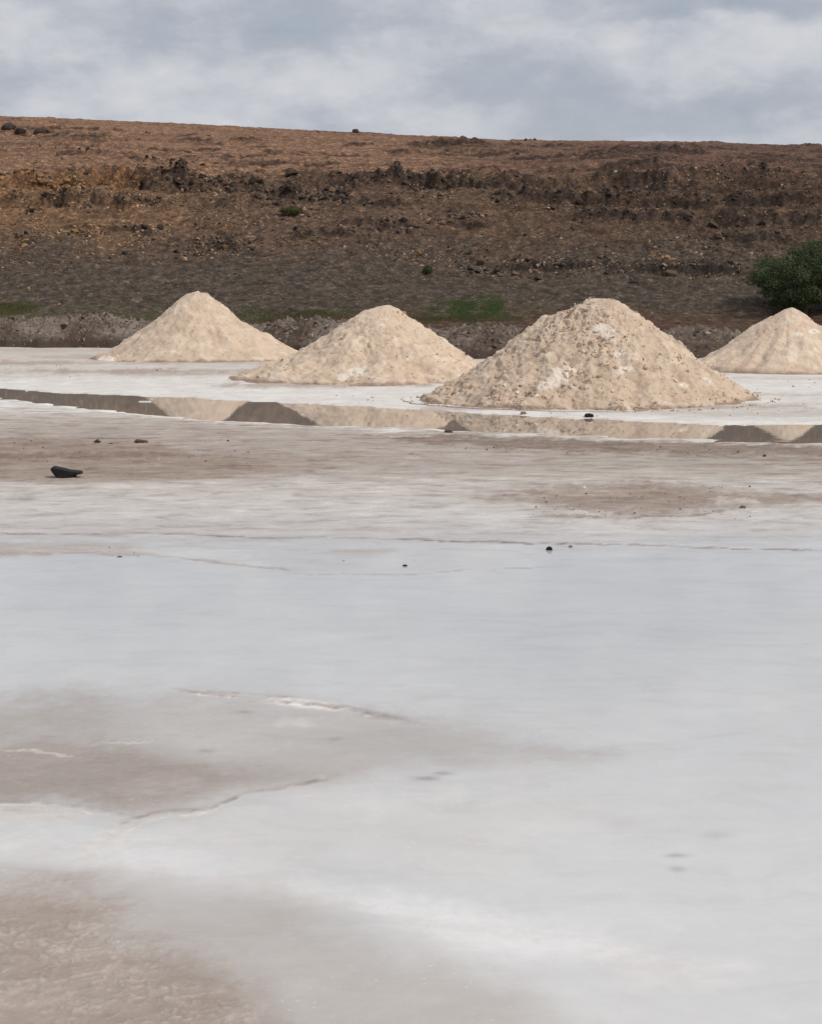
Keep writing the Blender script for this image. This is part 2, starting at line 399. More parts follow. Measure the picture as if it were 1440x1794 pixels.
        rgb = rgb * (1 - k[:, None]) + np.where((py > 1150)[:, None], [[.25, .195, .165]], [[.25, .165, .135]]) * k[:, None]; wet = wet * (1 - .7 * k); rough = rough + .3 * k
    for (pts, th, s) in (([(200, 1482), (240, 1456), (300, 1438), (370, 1430), (420, 1410)], 2.2, .8), ([(-100, 1412), (60, 1420), (150, 1430), (230, 1450)], 2.4, .7), ([(330, 1220), (420, 1230), (470, 1236)], 1.8, .8), ([(520, 1246), (600, 1252), (660, 1262)], 1.6, .6),
                         ([(660, 1214), (720, 1208), (800, 1206)], 2.0, .6), ([(600, 1238), (640, 1244)], 1.5, .5), ([(-100, 1330), (60, 1322), (130, 1332)], 2.0, .5), ([(180, 1306), (300, 1310)], 1.6, .5), ([(990, 1274), (1050, 1284)], 1.6, .5)):
        xs = [p[0] for p in pts]; ys = [p[1] for p in pts]
        dd = np.abs(py - np.interp(px, xs, ys) - w2 * (3 + th) - w3 * (3 + th) - w5 * (th + 1))
        k = sstep(th * 1.5, th * .3, dd) * sstep(xs[0] - 12, xs[0] + 20, px) * sstep(xs[-1] + 12, xs[-1] - 30, px) * s * (.3 + .7 * sstep(-.2, .25, w3 + w1 * .4))
        rgb = rgb * (1 - k[:, None]) + np.array((.82, .77, .73)) * k[:, None]; wet = wet * (1 - .6 * k); rough = rough + .3 * k
    for (x, y, rx, ry, s) in ((745, 1371, 22, 4, .7), (772, 1362, 18, 3, .6), (1186, 1508, 22, 4, .55), (1188, 1532, 14, 5, .4), (428, 1254, 12, 3, .7), (362, 1323, 14, 3, .6),
                              (1255, 1472, 26, 6, .25), (590, 1302, 18, 3, .5), (45, 877, 20, 5, .6), (1087, 1450, 40, 12, .2)):
        k = np.exp(-(((px - x + w3 * 10) / rx) ** 2 + ((py - y + w3 * 2) / ry) ** 2)) * s
        rgb = rgb * (1 - k[:, None]) + np.array((.30, .24, .21)) * k[:, None]
    rgb = rgb * (1 - rim[:, None]) + np.array((.83, .80, .765)) * rim[:, None]
    # under the brine
    bed = sstep(-.05, .15, np.minimum(du, dl))
    rgb = rgb * (1 - bed[:, None]) + np.array((.40, .34, .29)) * bed[:, None]
    isl = sstep(ZW - .012, ZW + .004, z) * bed
    rgb = rgb * (1 - isl[:, None]) + np.array((.76, .73, .70)) * isl[:, None]
    # broad mottling, streaks
    dryk = 1.2 - wet
    mott = 1 + (.05 * w1 + .045 * w2 + .035 * w3 + .05 * w5) * dryk + .045 * fbm2(X * .55, Y * .42, 3, .55, 121.) * sstep(940, 1000, py)
    rgb = np.clip(rgb * mott[:, None], .02, .88)
    rough = np.clip(rough, 0, 1.4)
    relief = rough * 1.3 * (.014 * np.abs(fbm2(X * 9, Y * 9, 4, .6, 40.)) + .005 * sstep(.1, .5, w3) * sstep(900, 850, np.abs(py))) * np.clip(Y / 16, .15, 1.2)
    dry = 1 - wet
    relief = relief + .004 * dry * w3 * np.clip(Y / 12, .2, 1.2)
    hump = np.exp(-((px - 1150) / 26) ** 2 - ((py - 858) / 3.4) ** 2) * .034 * (1 + .8 * fbm2(X * 14, Y * 14, 3)) + np.exp(-((px - 1100) / 30) ** 2 - ((py - 860) / 3) ** 2) * .018
    relief = relief + hump + np.exp(-((px - 1290) / 30) ** 2 - ((py - 885) / 3) ** 2) * .016 * (1 + fbm2(X * 14, Y * 14, 3)) + np.exp(-((px - 990) / 40) ** 2 - ((py - 904) / 3.5) ** 2) * .016 * (1 + fbm2(X * 14, Y * 14, 3))
    q1 = 1 - np.abs(fbm2(X * 8.5 + .8 * w3, Y * 13 + .8 * w3, 2, .5, 131.)) / .11; q2 = 1 - np.abs(fbm2(X * 15 + w3, Y * 22 + w3, 2, .5, 141.)) / .13
    rdg = np.maximum(np.clip(q1, 0, 1), .75 * np.clip(q2, 0, 1)) * sstep(-.45, .15, fbm2(X * 4, Y * 4, 3, .6, 151.)) * net
    rgb = rgb * (1 - .5 * rdg[:, None]) + np.array((.70, .625, .555)) * .5 * rdg[:, None]
    relief = relief + .006 * rdg
    z = z + np.where(bed > .3, 0, relief)
    strk = np.interp(py, [0, 690, 720, 930, 1000, 1600], [.22, .28, 1., .7, .16, .16]) * np.where(farside, .4, 1); strk = np.clip(np.maximum(strk, rough * .6), 0, 1)
    return z, rgb, np.clip(wet, 0, 1), np.clip(rough, 0, 1), net, strk

def salt_material():
    m, t, b = material('salt_flat')
    g = t.node('ShaderNodeNewGeometry'); pos = g.outputs['Position']
    tint = t.node('ShaderNodeVertexColor', layer_name='tint').outputs[0]
    pv = t.node('ShaderNodeVertexColor', layer_name='props'); pr = t.node('ShaderNodeSeparateColor'); t.l.new(pv.outputs[0], pr.inputs[0])
    wet, rgh, net = pr.outputs
    fine = t.noise(pos, 30, 8, .65); grain = t.noise(pos, 220, 4, .6)
    stm = t.node('ShaderNodeMapping', {'Vector': pos, 'Scale': (1.0, 1.9, 1)})
    streak = t.noise(stm.outputs[0], 2.6, 9, .66, .5)
    c = t.mix(1.0, tint, t.mix(t.mapr(wet, .3, .9, 1.0, .10), (1, 1, 1), t.ramp(fine, [(.25, .82), (.5, 1.0), (.78, 1.12)])), 'MULTIPLY')
    sm = t.mix(pv.outputs[1], (1, 1, 1), t.ramp(streak, [(.36, (.62, .56, .525)), (.44, (.86, .83, .815)), (.50, (1, 1, 1)), (.57, (1.02, 1.02, 1.02)), (.62, (1.2, 1.21, 1.22))]))
    c = t.mix(1.0, c, sm, 'MULTIPLY')
    spk = t.mapr(t.noise(pos, 75, 3, .7), .66, .74)
    c = t.mix(t.math('MULTIPLY', t.math('MULTIPLY', spk, t.mapr(rgh, 0, 1, .12, .7)), .8), c, (.24, .18, .15))
    # skin of the crust: faint crisp-edged films, salt flecks
    sk = t.noise(pos, 2.1, 9, .6, .4); sk2 = t.noise(pos, 7.0, 8, .62, .3)
    dryf = t.mapr(wet, .45, .95, 1.0, .22)
    c = t.mix(dryf, c, t.mix(1.0, c, t.ramp(sk, [(.47, (.945, .94, .93)), (.485, (1, 1, 1)), (.56, (1, 1, 1)), (.57, (1.05, 1.05, 1.05))]), 'MULTIPLY'))
    c = t.mix(dryf, c, t.mix(1.0, c, t.ramp(sk2, [(.41, (.95, .94, .93)), (.425, (1, 1, 1)), (.60, (1, 1, 1)), (.62, (1.06, 1.06, 1.06))]), 'MULTIPLY'))
    fl = t.math('MULTIPLY', t.mapr(t.noise(pos, 48, 3, .6), .64, .70), t.mapr(t.noise(pos, 1.7, 4, .6), .52, .60))
    c = t.mix(t.math('MULTIPLY', fl, .6), c, (.84, .82, .80))
    line = fl
    setin(t, b, Base_Color=c)
    # brine film: wetter is smoother
    r = t.math('ADD', t.mapr(wet, .1, .9, .7, .03), t.math('MULTIPLY', t.mapr(t.noise(pos, 1.3, 5, .6), .42, .7), t.mapr(wet, .5, 1, .0, .06)))
    setin(t, b, Roughness=r, IOR=1.38, Specular_IOR_Level=t.mapr(wet, .1, .9, .08, .5))
    hb = t.math('ADD', t.math('MULTIPLY', fine, .7), t.math('MULTIPLY', grain, .25))
    hb = t.math('ADD', hb, t.math('MULTIPLY', line, .35))
    bp = t.node('ShaderNodeBump', {'Strength': t.mapr(wet, .25, .92, .55, .003), 'Distance': .012, 'Height': hb})
    t.l.new(bp.outputs[0], b.inputs['Normal'])
    return m

def build_ground():
    # rows: even on the picture's scale between 3.3 m and 48 m, then coarse; columns fan out
    py = np.concatenate([np.linspace(4000, 1830, 30)[:-1], np.linspace(1830, 596, 560)])
    d = np.array([gr(720, p, ZN).y for p in py]); d = np.concatenate([d, [50, 54, 60]])
    s = np.concatenate([-np.geomspace(4, .27, 26)[:-1], np.linspace(-.27, .27, 420), np.geomspace(.27, 4, 26)[1:]])
    Y = np.repeat(d, len(s)); X = (d[:, None] * s[None, :]).ravel()
    z, rgb, wet, rg, net, strk = ground_fields(X, Y)
    me = np_mesh('salt_flat', np.stack([X, Y, z], -1), grid_faces(len(d), len(s)))
    vcol(me, 'tint', rgb); vcol(me, 'props', np.stack([wet, rg, net, strk], -1))
    o = link('salt_flat', me, salt_material()); tag(o, kind='structure')
    # the plain the pans lie in, out to the horizon
    m, t, b = material('plain_soil')
    pos = t.node('ShaderNodeNewGeometry').outputs['Position']
    c = t.mix(t.noise(pos, .05, 8, .6), (.50, .46, .42), (.62, .58, .54)); setin(t, b, Base_Color=c, Roughness=.8)
    gme = np_mesh('ground', np.array([[-900, -900, -.45], [900, -900, -.45], [900, 900, -.45], [-900, 900, -.45]], float), np.array([[0, 1, 2, 3]]))
    tag(link('ground', gme, m), kind='structure')

build_ground()

def build_water():
    m, t, b = material('channel_brine')
    pos = t.node('ShaderNodeNewGeometry').outputs['Position']
    n = t.noise(pos, .8, 5, .6)
    c = t.mix(n, (.34, .288, .246), (.29, .245, .212))
    w = t.node('ShaderNodeMapping', {'Vector': pos, 'Scale': (1, 1.6, 1)})
    bp = t.node('ShaderNodeBump', {'Strength': .022, 'Distance': .01, 'Height': t.noise(w.outputs[0], 5, 3, .5)})
    setin(t, b, Base_Color=c, Roughness=.018, IOR=1.38, Normal=bp.outputs[0])
    n = 90; px = np.linspace(-900, 2400, n)
    up = np.array([gr(p, np.interp(p, UPX, UPY) - 9, ZW)[:] for p in px]); lo = np.array([gr(p, np.interp(p, LOX, LOY) + 12, ZW)[:] for p in px])
    V = np.concatenate([lo, up]); me = np_mesh('water', V, grid_faces(2, n))
    tag(link('water', me, m), kind='structure')
build_water()

# ------------------------------------------------------------------ spoil bank behind the pans
BKX = [-60, -12, -9.5, -8.6, -7.9, -7.2, -6.4, -5, -3.6, -3.2, -2.6, -2.0, -1.4, -.6, .6, 1.6, 2.4, 3.4, 4.6, 5.6, 6.4, 7.2, 8.4, 12, 60]
BKZ = [.6, .62, .64, .74, .78, .64, .60, .62, .55, .66, .72, .72, .60, .5, .52, .62, .58, .5, .5, .54, .60, .52, .48, .5, .5]
BFX = [-60, -10, -6.5, -4.5, -2.4, 1.2, 5, 12, 60]; BFY = [46, 44.1, 43.4, 42.0, 40.2, 37.7, 37.3, 37.6, 42]
def bank_front(X): return np.interp(X, BFX, BFY)
def bank_z(X, u0):
    """height of the bank u0 metres behind its front edge"""
    Y = bank_front(X) + u0
    top = np.interp(X, BKX, BKZ) + .06 * fbm2(X * .9, X * 0 + 2, 4, .6)
    u = u0 - .3 - .25 * fbm2(X * .6, X * 0 + 8, 4, .6)
    rise = sstep(-.05, .22, u) * .34 + .66 * sstep(.1, 1.3, u)
    z = top * rise * sstep(5.4, 2.6, u)
    lump = .20 * np.abs(fbm2(X * 1.5, Y * 1.5, 4, .62, 50.)) + .11 * fbm2(X * 4.2, Y * 4.2, 3, .6, 60.) + .06 * fbm2(X * 11, Y * 11, 2, .6, 70.) - .05
    return z + lump * sstep(0, .3, u) * sstep(5.4, 3.6, u) * np.clip(rise, .2, 1) - .03

def build_bank():
    m, t, b = material('spoil_bank')
    pos = t.node('ShaderNodeNewGeometry').outputs['Position']
    n = t.noise(pos, .8, 8, .66); f = t.noise(pos, 6.5, 8, .72)
    c = t.mix(t.mapr(n, .40, .60), (.105, .076, .06), (.25, .205, .172))
    c = t.mix(t.mapr(f, .55, .70, 0, .75), c, (.42, .37, .325)); c = t.mix(t.mapr(f, .45, .36, 0, .8), c, (.06, .044, .036))
    sep = t.node('ShaderNodeSeparateXYZ'); t.l.new(pos, sep.inputs[0])
    c = t.mix(t.math('MULTIPLY', t.mapr(sep.outputs[2], .36, .12), .9), c, (.07, .048, .038))      # darker towards the foot
    bp = t.node('ShaderNodeBump', {'Strength': .9, 'Distance': .05, 'Height': f})
    setin(t, b, Base_Color=c, Roughness=.95, Normal=bp.outputs[0], Specular_IOR_Level=.2)
    x = np.concatenate([np.linspace(-60, -12.5, 60)[:-1], np.linspace(-12.5, 12.5, 760), np.linspace(12.5, 60, 60)[1:]])
    y = np.concatenate([np.linspace(0, 2.2, 84)[:-1], np.linspace(2.2, 6.0, 26)])
    X = np.tile(x, len(y)); U = np.repeat(y, len(x)); Z = bank_z(X, U); Y = bank_front(X) + U
    o = link('spoil_bank', np_mesh('spoil_bank', np.stack([X, Y, Z], -1), grid_faces(len(y), len(x))), m)
    tag(o, kind='structure')
    rng = np.random.default_rng(31); n = 6500
    X = rng.uniform(-13, 13, n); U = .3 + 2.0 * rng.random(n); P = np.stack([X, bank_front(X) + U, bank_z(X, U)], -1)
    size = .026 * np.exp(rng.normal(0, .6, n)); size = np.clip(size, .01, .15)
    k = rng.random(n)
    tint = np.where((k < .55)[:, None], [[.85, .76, .68]], np.where((k < .75)[:, None], [[1.5, 1.4, 1.3]], [[.32, .26, .22]])) * rng.uniform(.75, 1.2, (n, 1))
    cm = rock_mat('bank_clod', (.20, .165, .14), (.26, .22, .19), (.30, .27, .24), 8, percol=True)
    tag(link('clods', scatter_mesh('clods', SMALL, P, size, rng, tint), cm, o), kind='stuff')
build_bank()

# ------------------------------------------------------------------ hillside
CRX = [-400, -27.7, -16.2, -3.85, 6.9, 18.5, 27.7, 400]
CRZ = [16.0, 12.45, 11.98, 11.33, 10.82, 10.72, 10.40, 6.5]
YC = 120.0
def hill_base(X, Y):
    cz = np.interp(X * YC / np.maximum(Y, 60), CRX, CRZ)
    k = (cz - 6.0) / 44.0
    yy = [44, 50, 54.5, 57.5, 64, 71.5, 76, 120, 150, 200, 400]
    lo = np.interp(Y, yy[:7], [-.3, .02, .14, .55, 2.95, 5.55, 6.0])
    return np.where(Y < 76, lo, 6.0 + k * (np.minimum(Y, YC) - 76)) - np.where(Y > YC, .012 * (Y - YC) + .0009 * (Y - YC) ** 2, 0)

LEDGES = []
def plan_ledges():
    """rock ledges of the slope: ends as seen in the photograph, riser height (m)"""
    rng = np.random.default_rng(97)
    L = [(-60, 285, 318, 316, .42), (255, 480, 322, 324, .36), (430, 640, 330, 334, .5), (600, 760, 322, 324, .3), (10, 250, 358, 360, .36), (210, 430, 356, 356, .2), (330, 480, 432, 440, .25), (10, 70, 424, 424, .3), (740, 940, 326, 326, .34), (860, 1130, 355, 354, .42),
         (1090, 1460, 354, 356, .36), (1030, 1240, 336, 334, .28), (1150, 1500, 308, 306, .34), (990, 1240, 382, 384, .34), (1220, 1500, 388, 386, .3), (1180, 1420, 414, 418, .26), (780, 880, 396, 398, .24), (860, 1120, 470, 474, .24), (1090, 1330, 480, 478, .3), (480, 640, 414, 418, .22), (1040, 1200, 298, 298, .22),
         (720, 860, 300, 302, .2), (880, 1040, 316, 318, .22), (600, 760, 360, 364, .2), (560, 760, 396, 400, .2), (100, 300, 404, 408, .2)]
    for i in range(46):
        x0 = rng.uniform(-100, 1400); w = rng.uniform(60, 330); lo = np.interp(x0, [0, 720, 1440], [216, 240, 258]); y = rng.uniform(lo + 9, 300)
        L.append((x0, x0 + w, y, y + rng.uniform(-1, 2), rng.uniform(.10, .22)))
    for (x0, x1, y0, y1, h) in L:
        e = []
        for x, y in ((x0, y0), (x1, y1)):
            d = ray(x, y); yy = np.arange(55, 120, .1); hz = hill_base(d[0] / d[1] * yy, yy); k = np.argmax(hz >= H + d[2] / d[1] * yy)
            Yh = yy[k] if k > 0 else 118.0; e.append((d[0] / d[1] * Yh, Yh))
        LEDGES.append((e[0][0], e[0][1], e[1][0], e[1][1], h))
plan_ledges()

def ledges(X, Y):
    dz = np.zeros_like(X); rs = np.zeros_like(X)
    wig = sstep(8, -4, X) * .30 * n2d(X * .5, X * 0 + 3.3) + .20 * n2d(X * 1.6, X * 0 + 7.7) + .12 * n2d(X * 4.5, X * 0 + 1.1)
    for i, (xa, ya, xb, yb, h) in enumerate(LEDGES):
        up = ya > 78; sel = np.where((X > xa - 1) & (X < xb + 1) & (np.abs(Y - .5 * (ya + yb)) < 6 + abs(ya - yb)))[0]
        if not len(sel): continue
        x, y = X[sel], Y[sel]; u = y - (ya + (x - xa) * (yb - ya) / (xb - xa)) + wig[sel] * (1.6 if up else .8) + .2 * n2d(x * .9 + i * 9, x * 0 + i)
        m = sstep(xa - .3, xa + 1.2, x) * sstep(xb + .3, xb - 1.2, x) * (.15 + .85 * sstep(np.where(x > 2, -.6, -.25), np.where(x > 2, -.1, .15), n2d(x * .55 + i * 3.7, x * 0 + i * 1.9) + .5 * n2d(x * 1.9, x * 0 + i)))
        w = .30 if up else .09; Lb = 5.0 if up else 1.9
        hh = h * m * (1 + .5 * n2d(x * 2.6, x * 0 + 5 + i))
        dz[sel] += hh * sstep(-w, w, u) * (1 - sstep(w, Lb, u)); rs[sel] = np.maximum(rs[sel], m * sstep(-w * 1.5, -w * .5, u) * sstep(w * 1.7, w * .7, u))
    return dz, rs

def hill_z(X, Y, full=False):
    # soften the knees of the profile
    z = sum(hill_base(X, Y + d) for d in (-2.2, -1.1, 0, 1.1, 2.2)) / 5
    px, py = pix(X, Y, z)
    z = z + .35 * fbm2(X * .11, Y * .11, 3, .5, 2.) * sstep(56, 66, Y) * sstep(118, 100, Y) 
    w = fbm2(X * .16, Y * .16, 4, .55, 14.); w2 = fbm2(X * .6, Y * .6, 4, .6, 24.)
    # broken rock steps following the contour
    zt = z + .55 * w + .18 * w2
    sp = np.where(z < 6.1, .82, .62)
    fr = zt / sp - np.floor(zt / sp)
    stepf = sstep(.30, .52, fr) - fr
    band = np.exp(-((z - 5.55) / .42) ** 2) * 1.1                       # the main ledge
    band = band + .25 * sstep(-6, 10, X) * np.exp(-((z - 4.3) / 1.3) ** 2) + .5 * sstep(-16, -12, -np.abs(X + 19)) * np.exp(-((z - 4.6) / .3) ** 2)
    band = band + .42 * sstep(6.2, 7.0, z) * sstep(12.5, 9, z) * sstep(-.1, .3, fbm2(X * .09, Y * .22, 3, .5, 77.))
    band = band + .35 * sstep(.0, .35, fbm2(X * .2, Y * .3, 3, .5, 55.)) * sstep(2.2, 3.2, z)
    gate = sstep(-.28, .12, fbm2(X * .22, Y * .5, 4, .6, 91.))
    A = np.clip(band, 0, 1.15) * (.25 + .75 * gate)
    # rubble relief
    rub = sstep(1.5, 3.0, z) * sstep(9.5, 6.0, z)
    f1 = fbm2(X * 1.3, Y * 1.3, 5, .62, 33.)
    zz = z + A * sp * stepf + (.05 + .10 * rub) * f1 * sstep(54, 58, Y) + .02 * fbm2(X * 5, Y * 5, 3, .6, 44.) + .04 * sstep(100, 120, Y) * fbm2(X * 1.5, Y * 1.5, 4, .6, 45.)
    zz = zz + .10 * rub * A * fbm2(X * 3.1, Y * 3.1, 3, .6, 35.)
    lz, lr_ = ledges(X, Y); zz = zz + lz
    if not full: return zz
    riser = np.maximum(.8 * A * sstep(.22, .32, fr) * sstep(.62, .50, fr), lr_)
    return zz, z, px, py, riser, A, f1, w, w2

def build_hill():
    d = np.concatenate([[46, 48, 50, 52], np.linspace(53, 57.5, 26), np.linspace(57.7, 78, 226), np.linspace(78.2, 104, 100), np.linspace(104.4, 121, 46), [124], [128, 135, 145, 160, 200, 260, 400]])
    s = np.concatenate([-np.geomspace(3, .262, 40)[:-1], np.linspace(-.262, .262, 640), np.geomspace(.262, 3, 40)[1:]])
    Y = np.repeat(d, len(s)); X = (d[:, None] * s[None, :]).ravel()
    zz, z, px, py, riser, A, f1, w, w2 = hill_z(X, Y, True)
    me = np_mesh('hillside', np.stack([X, Y, zz], -1), grid_faces(len(d), len(s)))
    w4 = fbm2(X * .08, Y * .08, 4, .55, 61.); f3 = fbm2(X * 3.5, Y * 3.5, 3, .6, 62.)
    # dark scree, rust-brown slope, ochre rock; cloud shadow and upper-left sun painted in
    scree = np.array((.086, .068, .054)); rust = np.array((.255, .150, .096)); rust_shade = np.array((.125, .074, .055)); ochre = np.array((.25, .145, .075)); mid = np.array((.135, .088, .060))
    upper = sstep(5.2, 6.2, z + .5 * w + .2 * w2)
    lr = sstep(-9, 20, X * YC / Y * .62 + 9 * w4)
    up = rust * (1 - lr[:, None]) + rust_shade * lr[:, None]
    lowk = sstep(1.6, 4.0, z + 1.1 * w + .4 * w2)
    low = scree * (1 - lowk[:, None]) + (mid * (1 - .35 * lr[:, None])) * lowk[:, None]
    ok = sstep(-7, -14, X + 7 * w4 + 2 * w) * sstep(2.6, 4.4, z + .9 * w2) * .65
    low = low * (1 - ok[:, None]) + ochre * ok[:, None]
    c = low * (1 - upper[:, None]) + up * upper[:, None]
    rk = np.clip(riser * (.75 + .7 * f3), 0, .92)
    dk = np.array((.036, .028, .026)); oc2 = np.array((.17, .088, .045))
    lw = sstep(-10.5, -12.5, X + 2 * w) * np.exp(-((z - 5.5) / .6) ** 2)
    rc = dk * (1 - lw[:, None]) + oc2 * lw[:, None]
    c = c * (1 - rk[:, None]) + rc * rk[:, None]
    st = sstep(.15, .45, fbm2(X * .12, Y * .9, 4, .6, 71.)) * upper * .5       # dark gravel streaks along the contour
    c = c * (1 - st[:, None]) + np.array((.065, .045, .038)) * st[:, None]
    # red-brown and mossy soil at the foot
    ft = sstep(1.0, .3, z + .25 * w2); red = sstep(-.2, .5, w4 * 1.5 + w2 * .4)
    c = c * (1 - ft[:, None]) + (np.array((.10, .060, .042)) * red[:, None] + np.array((.085, .078, .042)) * (1 - red[:, None])) * ft[:, None]
    for (x, y, rx, ry) in ((1322, 548, 26, 14),):
        k = np.exp(-((px - x) / rx) ** 4 - ((py - y) / ry) ** 4) * .6
        c = c * (1 - k[:, None]) + np.array((.17, .115, .08)) * k[:, None]
    c = np.clip(c * (1 + .28 * f1 + .22 * f3)[:, None], .012, .5)
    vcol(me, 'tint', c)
    m, t, b = material('hill_scree')
    pos = t.node('ShaderNodeNewGeometry').outputs['Position']
    tint = t.node('ShaderNodeVertexColor', layer_name='tint').outputs[0]
    n = t.noise(pos, 3.2, 9, .72); vo = t.node('ShaderNodeTexVoronoi', {'Scale': 13.0, 'Randomness': 1.0}); t.l.new(pos, vo.inputs['Vector'])
    vs = t.node('ShaderNodeSeparateColor'); t.l.new(vo.outputs['Color'], vs.inputs[0])
    c = t.mix(1.0, tint, t.ramp(n, [(.30, .32), (.5, .95), (.70, 1.8)]), 'MULTIPLY')
    c = t.mix(1.0, c, t.ramp(vs.outputs[0], [(0, (.72, .72, .74)), (.7, (1.02, 1, .98)), (.9, (1.2, 1.15, 1.08)), (1, (2.1, 1.9, 1.6))]), 'MULTIPLY')
    bp = t.node('ShaderNodeBump', {'Strength': .8, 'Distance': .12, 'Height': n})
    setin(t, b, Base_Color=c, Roughness=.95, Normal=bp.outputs[0], Specular_IOR_Level=.15)
    o = link('hillside', me, m); tag(o, kind='structure')

    # ---- stones on it
    rng = np.random.default_rng(41)
    n = 110000
    Yr = 57 + 24 * rng.power(.8, n); Xr = rng.uniform(-.25, .25, n) * Yr
    zz, z, px, py, riser, A, f1, w, w2 = hill_z(Xr, Yr, True)
    cl = sstep(-.05, .5, fbm2(Xr * .33, Yr * .45, 4, .6, 81.))
    dens = .06 + .6 * cl * sstep(1.8, 3.2, z) + .8 * np.clip(A, 0, 1) * sstep(7, 5.9, z) * sstep(2, 3, z)
    dens *= np.where(z > 6.2, .12, 1) * np.where(z < 1.8, .45, 1)
    keep = rng.random(n) < dens * .55
    X, Y, cl = Xr[keep], Yr[keep], cl[keep]
    n = len(X)
    size = .036 * np.exp(rng.normal(0, .58, n)) * (1 + .5 * cl); size = np.clip(size, .02, .15)
    left = sstep(-4, -13, X + 3 * rng.normal(size=n))
    k = rng.random(n)[:, None]
    basec = np.array((.125, .092, .068)) * (1 - left[:, None]) + np.array((.215, .140, .082)) * left[:, None]
    tint = np.where(k < .32, [[.040, .032, .029]], np.where(k < .66, basec, np.where(k < .9, basec * 1.9, basec * 2.8))) * rng.uniform(.7, 1.35, (n, 1))
    sq = np.full(n, 1.0)
    # outcrops and rubble fields where the photograph has them: x0 x1 y0 y1, count, size in pixels, kind
    D, M_, O = 0, 1, 2
    CL = [(0, 270, 305, 328, 230, 13, O), (0, 270, 300, 312, 60, 9, D), (255, 340, 314, 330, 60, 10, D), (270, 470, 316, 334, 240, 11, D), (440, 610, 318, 350, 420, 12, D), (560, 720, 312, 334, 200, 10, D),
          (330, 370, 320, 336, 24, 13, M_), (20, 240, 346, 366, 330, 10, D), (130, 170, 342, 352, 20, 13, D), (240, 420, 350, 362, 110, 8, D), (0, 130, 362, 400, 120, 7, O), (15, 62, 408, 430, 60, 11, D), (0, 60, 425, 450, 50, 11, O),
          (60, 130, 398, 430, 90, 9, M_), (125, 175, 400, 425, 60, 11, O), (228, 300, 396, 424, 90, 10, M_), (235, 262, 400, 420, 24, 11, D), (340, 470, 378, 396, 120, 8, M_), (335, 460, 412, 450, 300, 10, D), (300, 420, 430, 460, 90, 9, M_),
          (120, 260, 438, 462, 50, 9, O), (0, 130, 450, 480, 60, 8, M_), (480, 620, 400, 430, 150, 9, D), (460, 720, 345, 375, 200, 8, M_), (620, 720, 390, 415, 110, 10, D), (640, 740, 425, 470, 90, 8, M_),
          (720, 800, 312, 372, 170, 10, M_), (745, 930, 314, 332, 240, 10, D), (780, 1000, 300, 316, 110, 8, D), (860, 1120, 344, 361, 330, 11, D), (1100, 1320, 342, 360, 260, 10, D), (1040, 1220, 328, 340, 150, 9, D),
          (1160, 1240, 290, 320, 120, 10, D), (1230, 1440, 300, 322, 220, 10, D), (1300, 1440, 328, 345, 120, 9, D), (1005, 1230, 372, 392, 240, 10, D), (1230, 1440, 378, 400, 160, 9, D), (720, 860, 375, 402, 170, 10, M_), (780, 830, 384, 402, 50, 11, D),
          (840, 1040, 400, 440, 160, 8, M_), (1100, 1400, 398, 430, 200, 9, D), (1200, 1320, 410, 440, 100, 10, D), (790, 860, 440, 484, 110, 11, M_), (720, 800, 430, 470, 90, 9, O), (860, 1000, 452, 492, 230, 11, M_), (870, 1100, 456, 478, 160, 10, D), (990, 1200, 462, 492, 150, 10, M_),
          (1110, 1310, 462, 486, 190, 12, D), (1150, 1310, 480, 488, 50, 9, O), (1140, 1180, 440, 470, 30, 11, O), (560, 760, 480, 500, 30, 6, M_), (680, 730, 440, 465, 40, 10, D),
          (105, 140, 268, 284, 30, 7, D), (200, 390, 276, 298, 190, 8, D), (330, 390, 282, 292, 40, 8, D), (130, 175, 262, 274, 40, 8, D), (95, 230, 238, 250, 70, 7, D), (60, 110, 256, 268, 30, 6, D),
          (540, 640, 262, 270, 50, 6, D), (440, 600, 270, 277, 70, 6, D), (560, 620, 283, 290, 30, 6, D), (1020, 1110, 258, 268, 80, 7, D), (1000, 1050, 272, 285, 60, 7, D), (1060, 1110, 278, 284, 30, 7, D), (1210, 1340, 284, 292, 90, 6, D), (820, 930, 262, 270, 60, 6, D), (740, 790, 286, 294, 40, 7, D), (1330, 1400, 254, 264, 40, 6, D)]
    for i in range(70):
        x0 = rng.uniform(-40, 1420); wd = rng.uniform(30, 150); y0 = rng.uniform(228, 300) if x0 < 700 else rng.uniform(252, 300)
        CL.append((x0, x0 + wd, y0, y0 + rng.uniform(1.5, 4), int(wd * .28), 4.5, D if rng.random() < .8 else M_))
    for x0 in rng.uniform(-20, 1440, 130): CL.append((x0, x0 + 3, np.interp(x0, [0, 300, 620, 900, 1200, 1440], [208, 218, 233, 244, 247, 253]), np.interp(x0, [0, 300, 620, 900, 1200, 1440], [210, 220, 235, 246, 249, 255]), 1, 4.0, D))
    cx, cy, cs, ck = [], [], [], []
    for (x0, x1, y0, y1, m_, sp_, kd) in CL:
        m_ = max(1, int(m_ * 1.25)); u = rng.random(m_); cx.append(x0 + (x1 - x0) * u)
        wob = (y1 - y0) * .5 * n2d(cx[-1] / 34.0, np.full(m_, y0)); cy.append(.5 * (y0 + y1) + wob + rng.normal(0, (y1 - y0) * .22, m_))
        cs.append(sp_ * .5 * np.exp(rng.normal(-.25, .42, m_))); ck.append(np.full(m_, kd))
    cx, cy, cs, ck = map(np.concatenate, (cx, cy, cs, ck))
    # drop each along its sight line onto the slope
    dx, dy = (cx - CX) / F, (CY - cy) / F; ry = math.cos(PITCH) + dy * math.sin(PITCH); rz = -math.sin(PITCH) + dy * math.cos(PITCH)
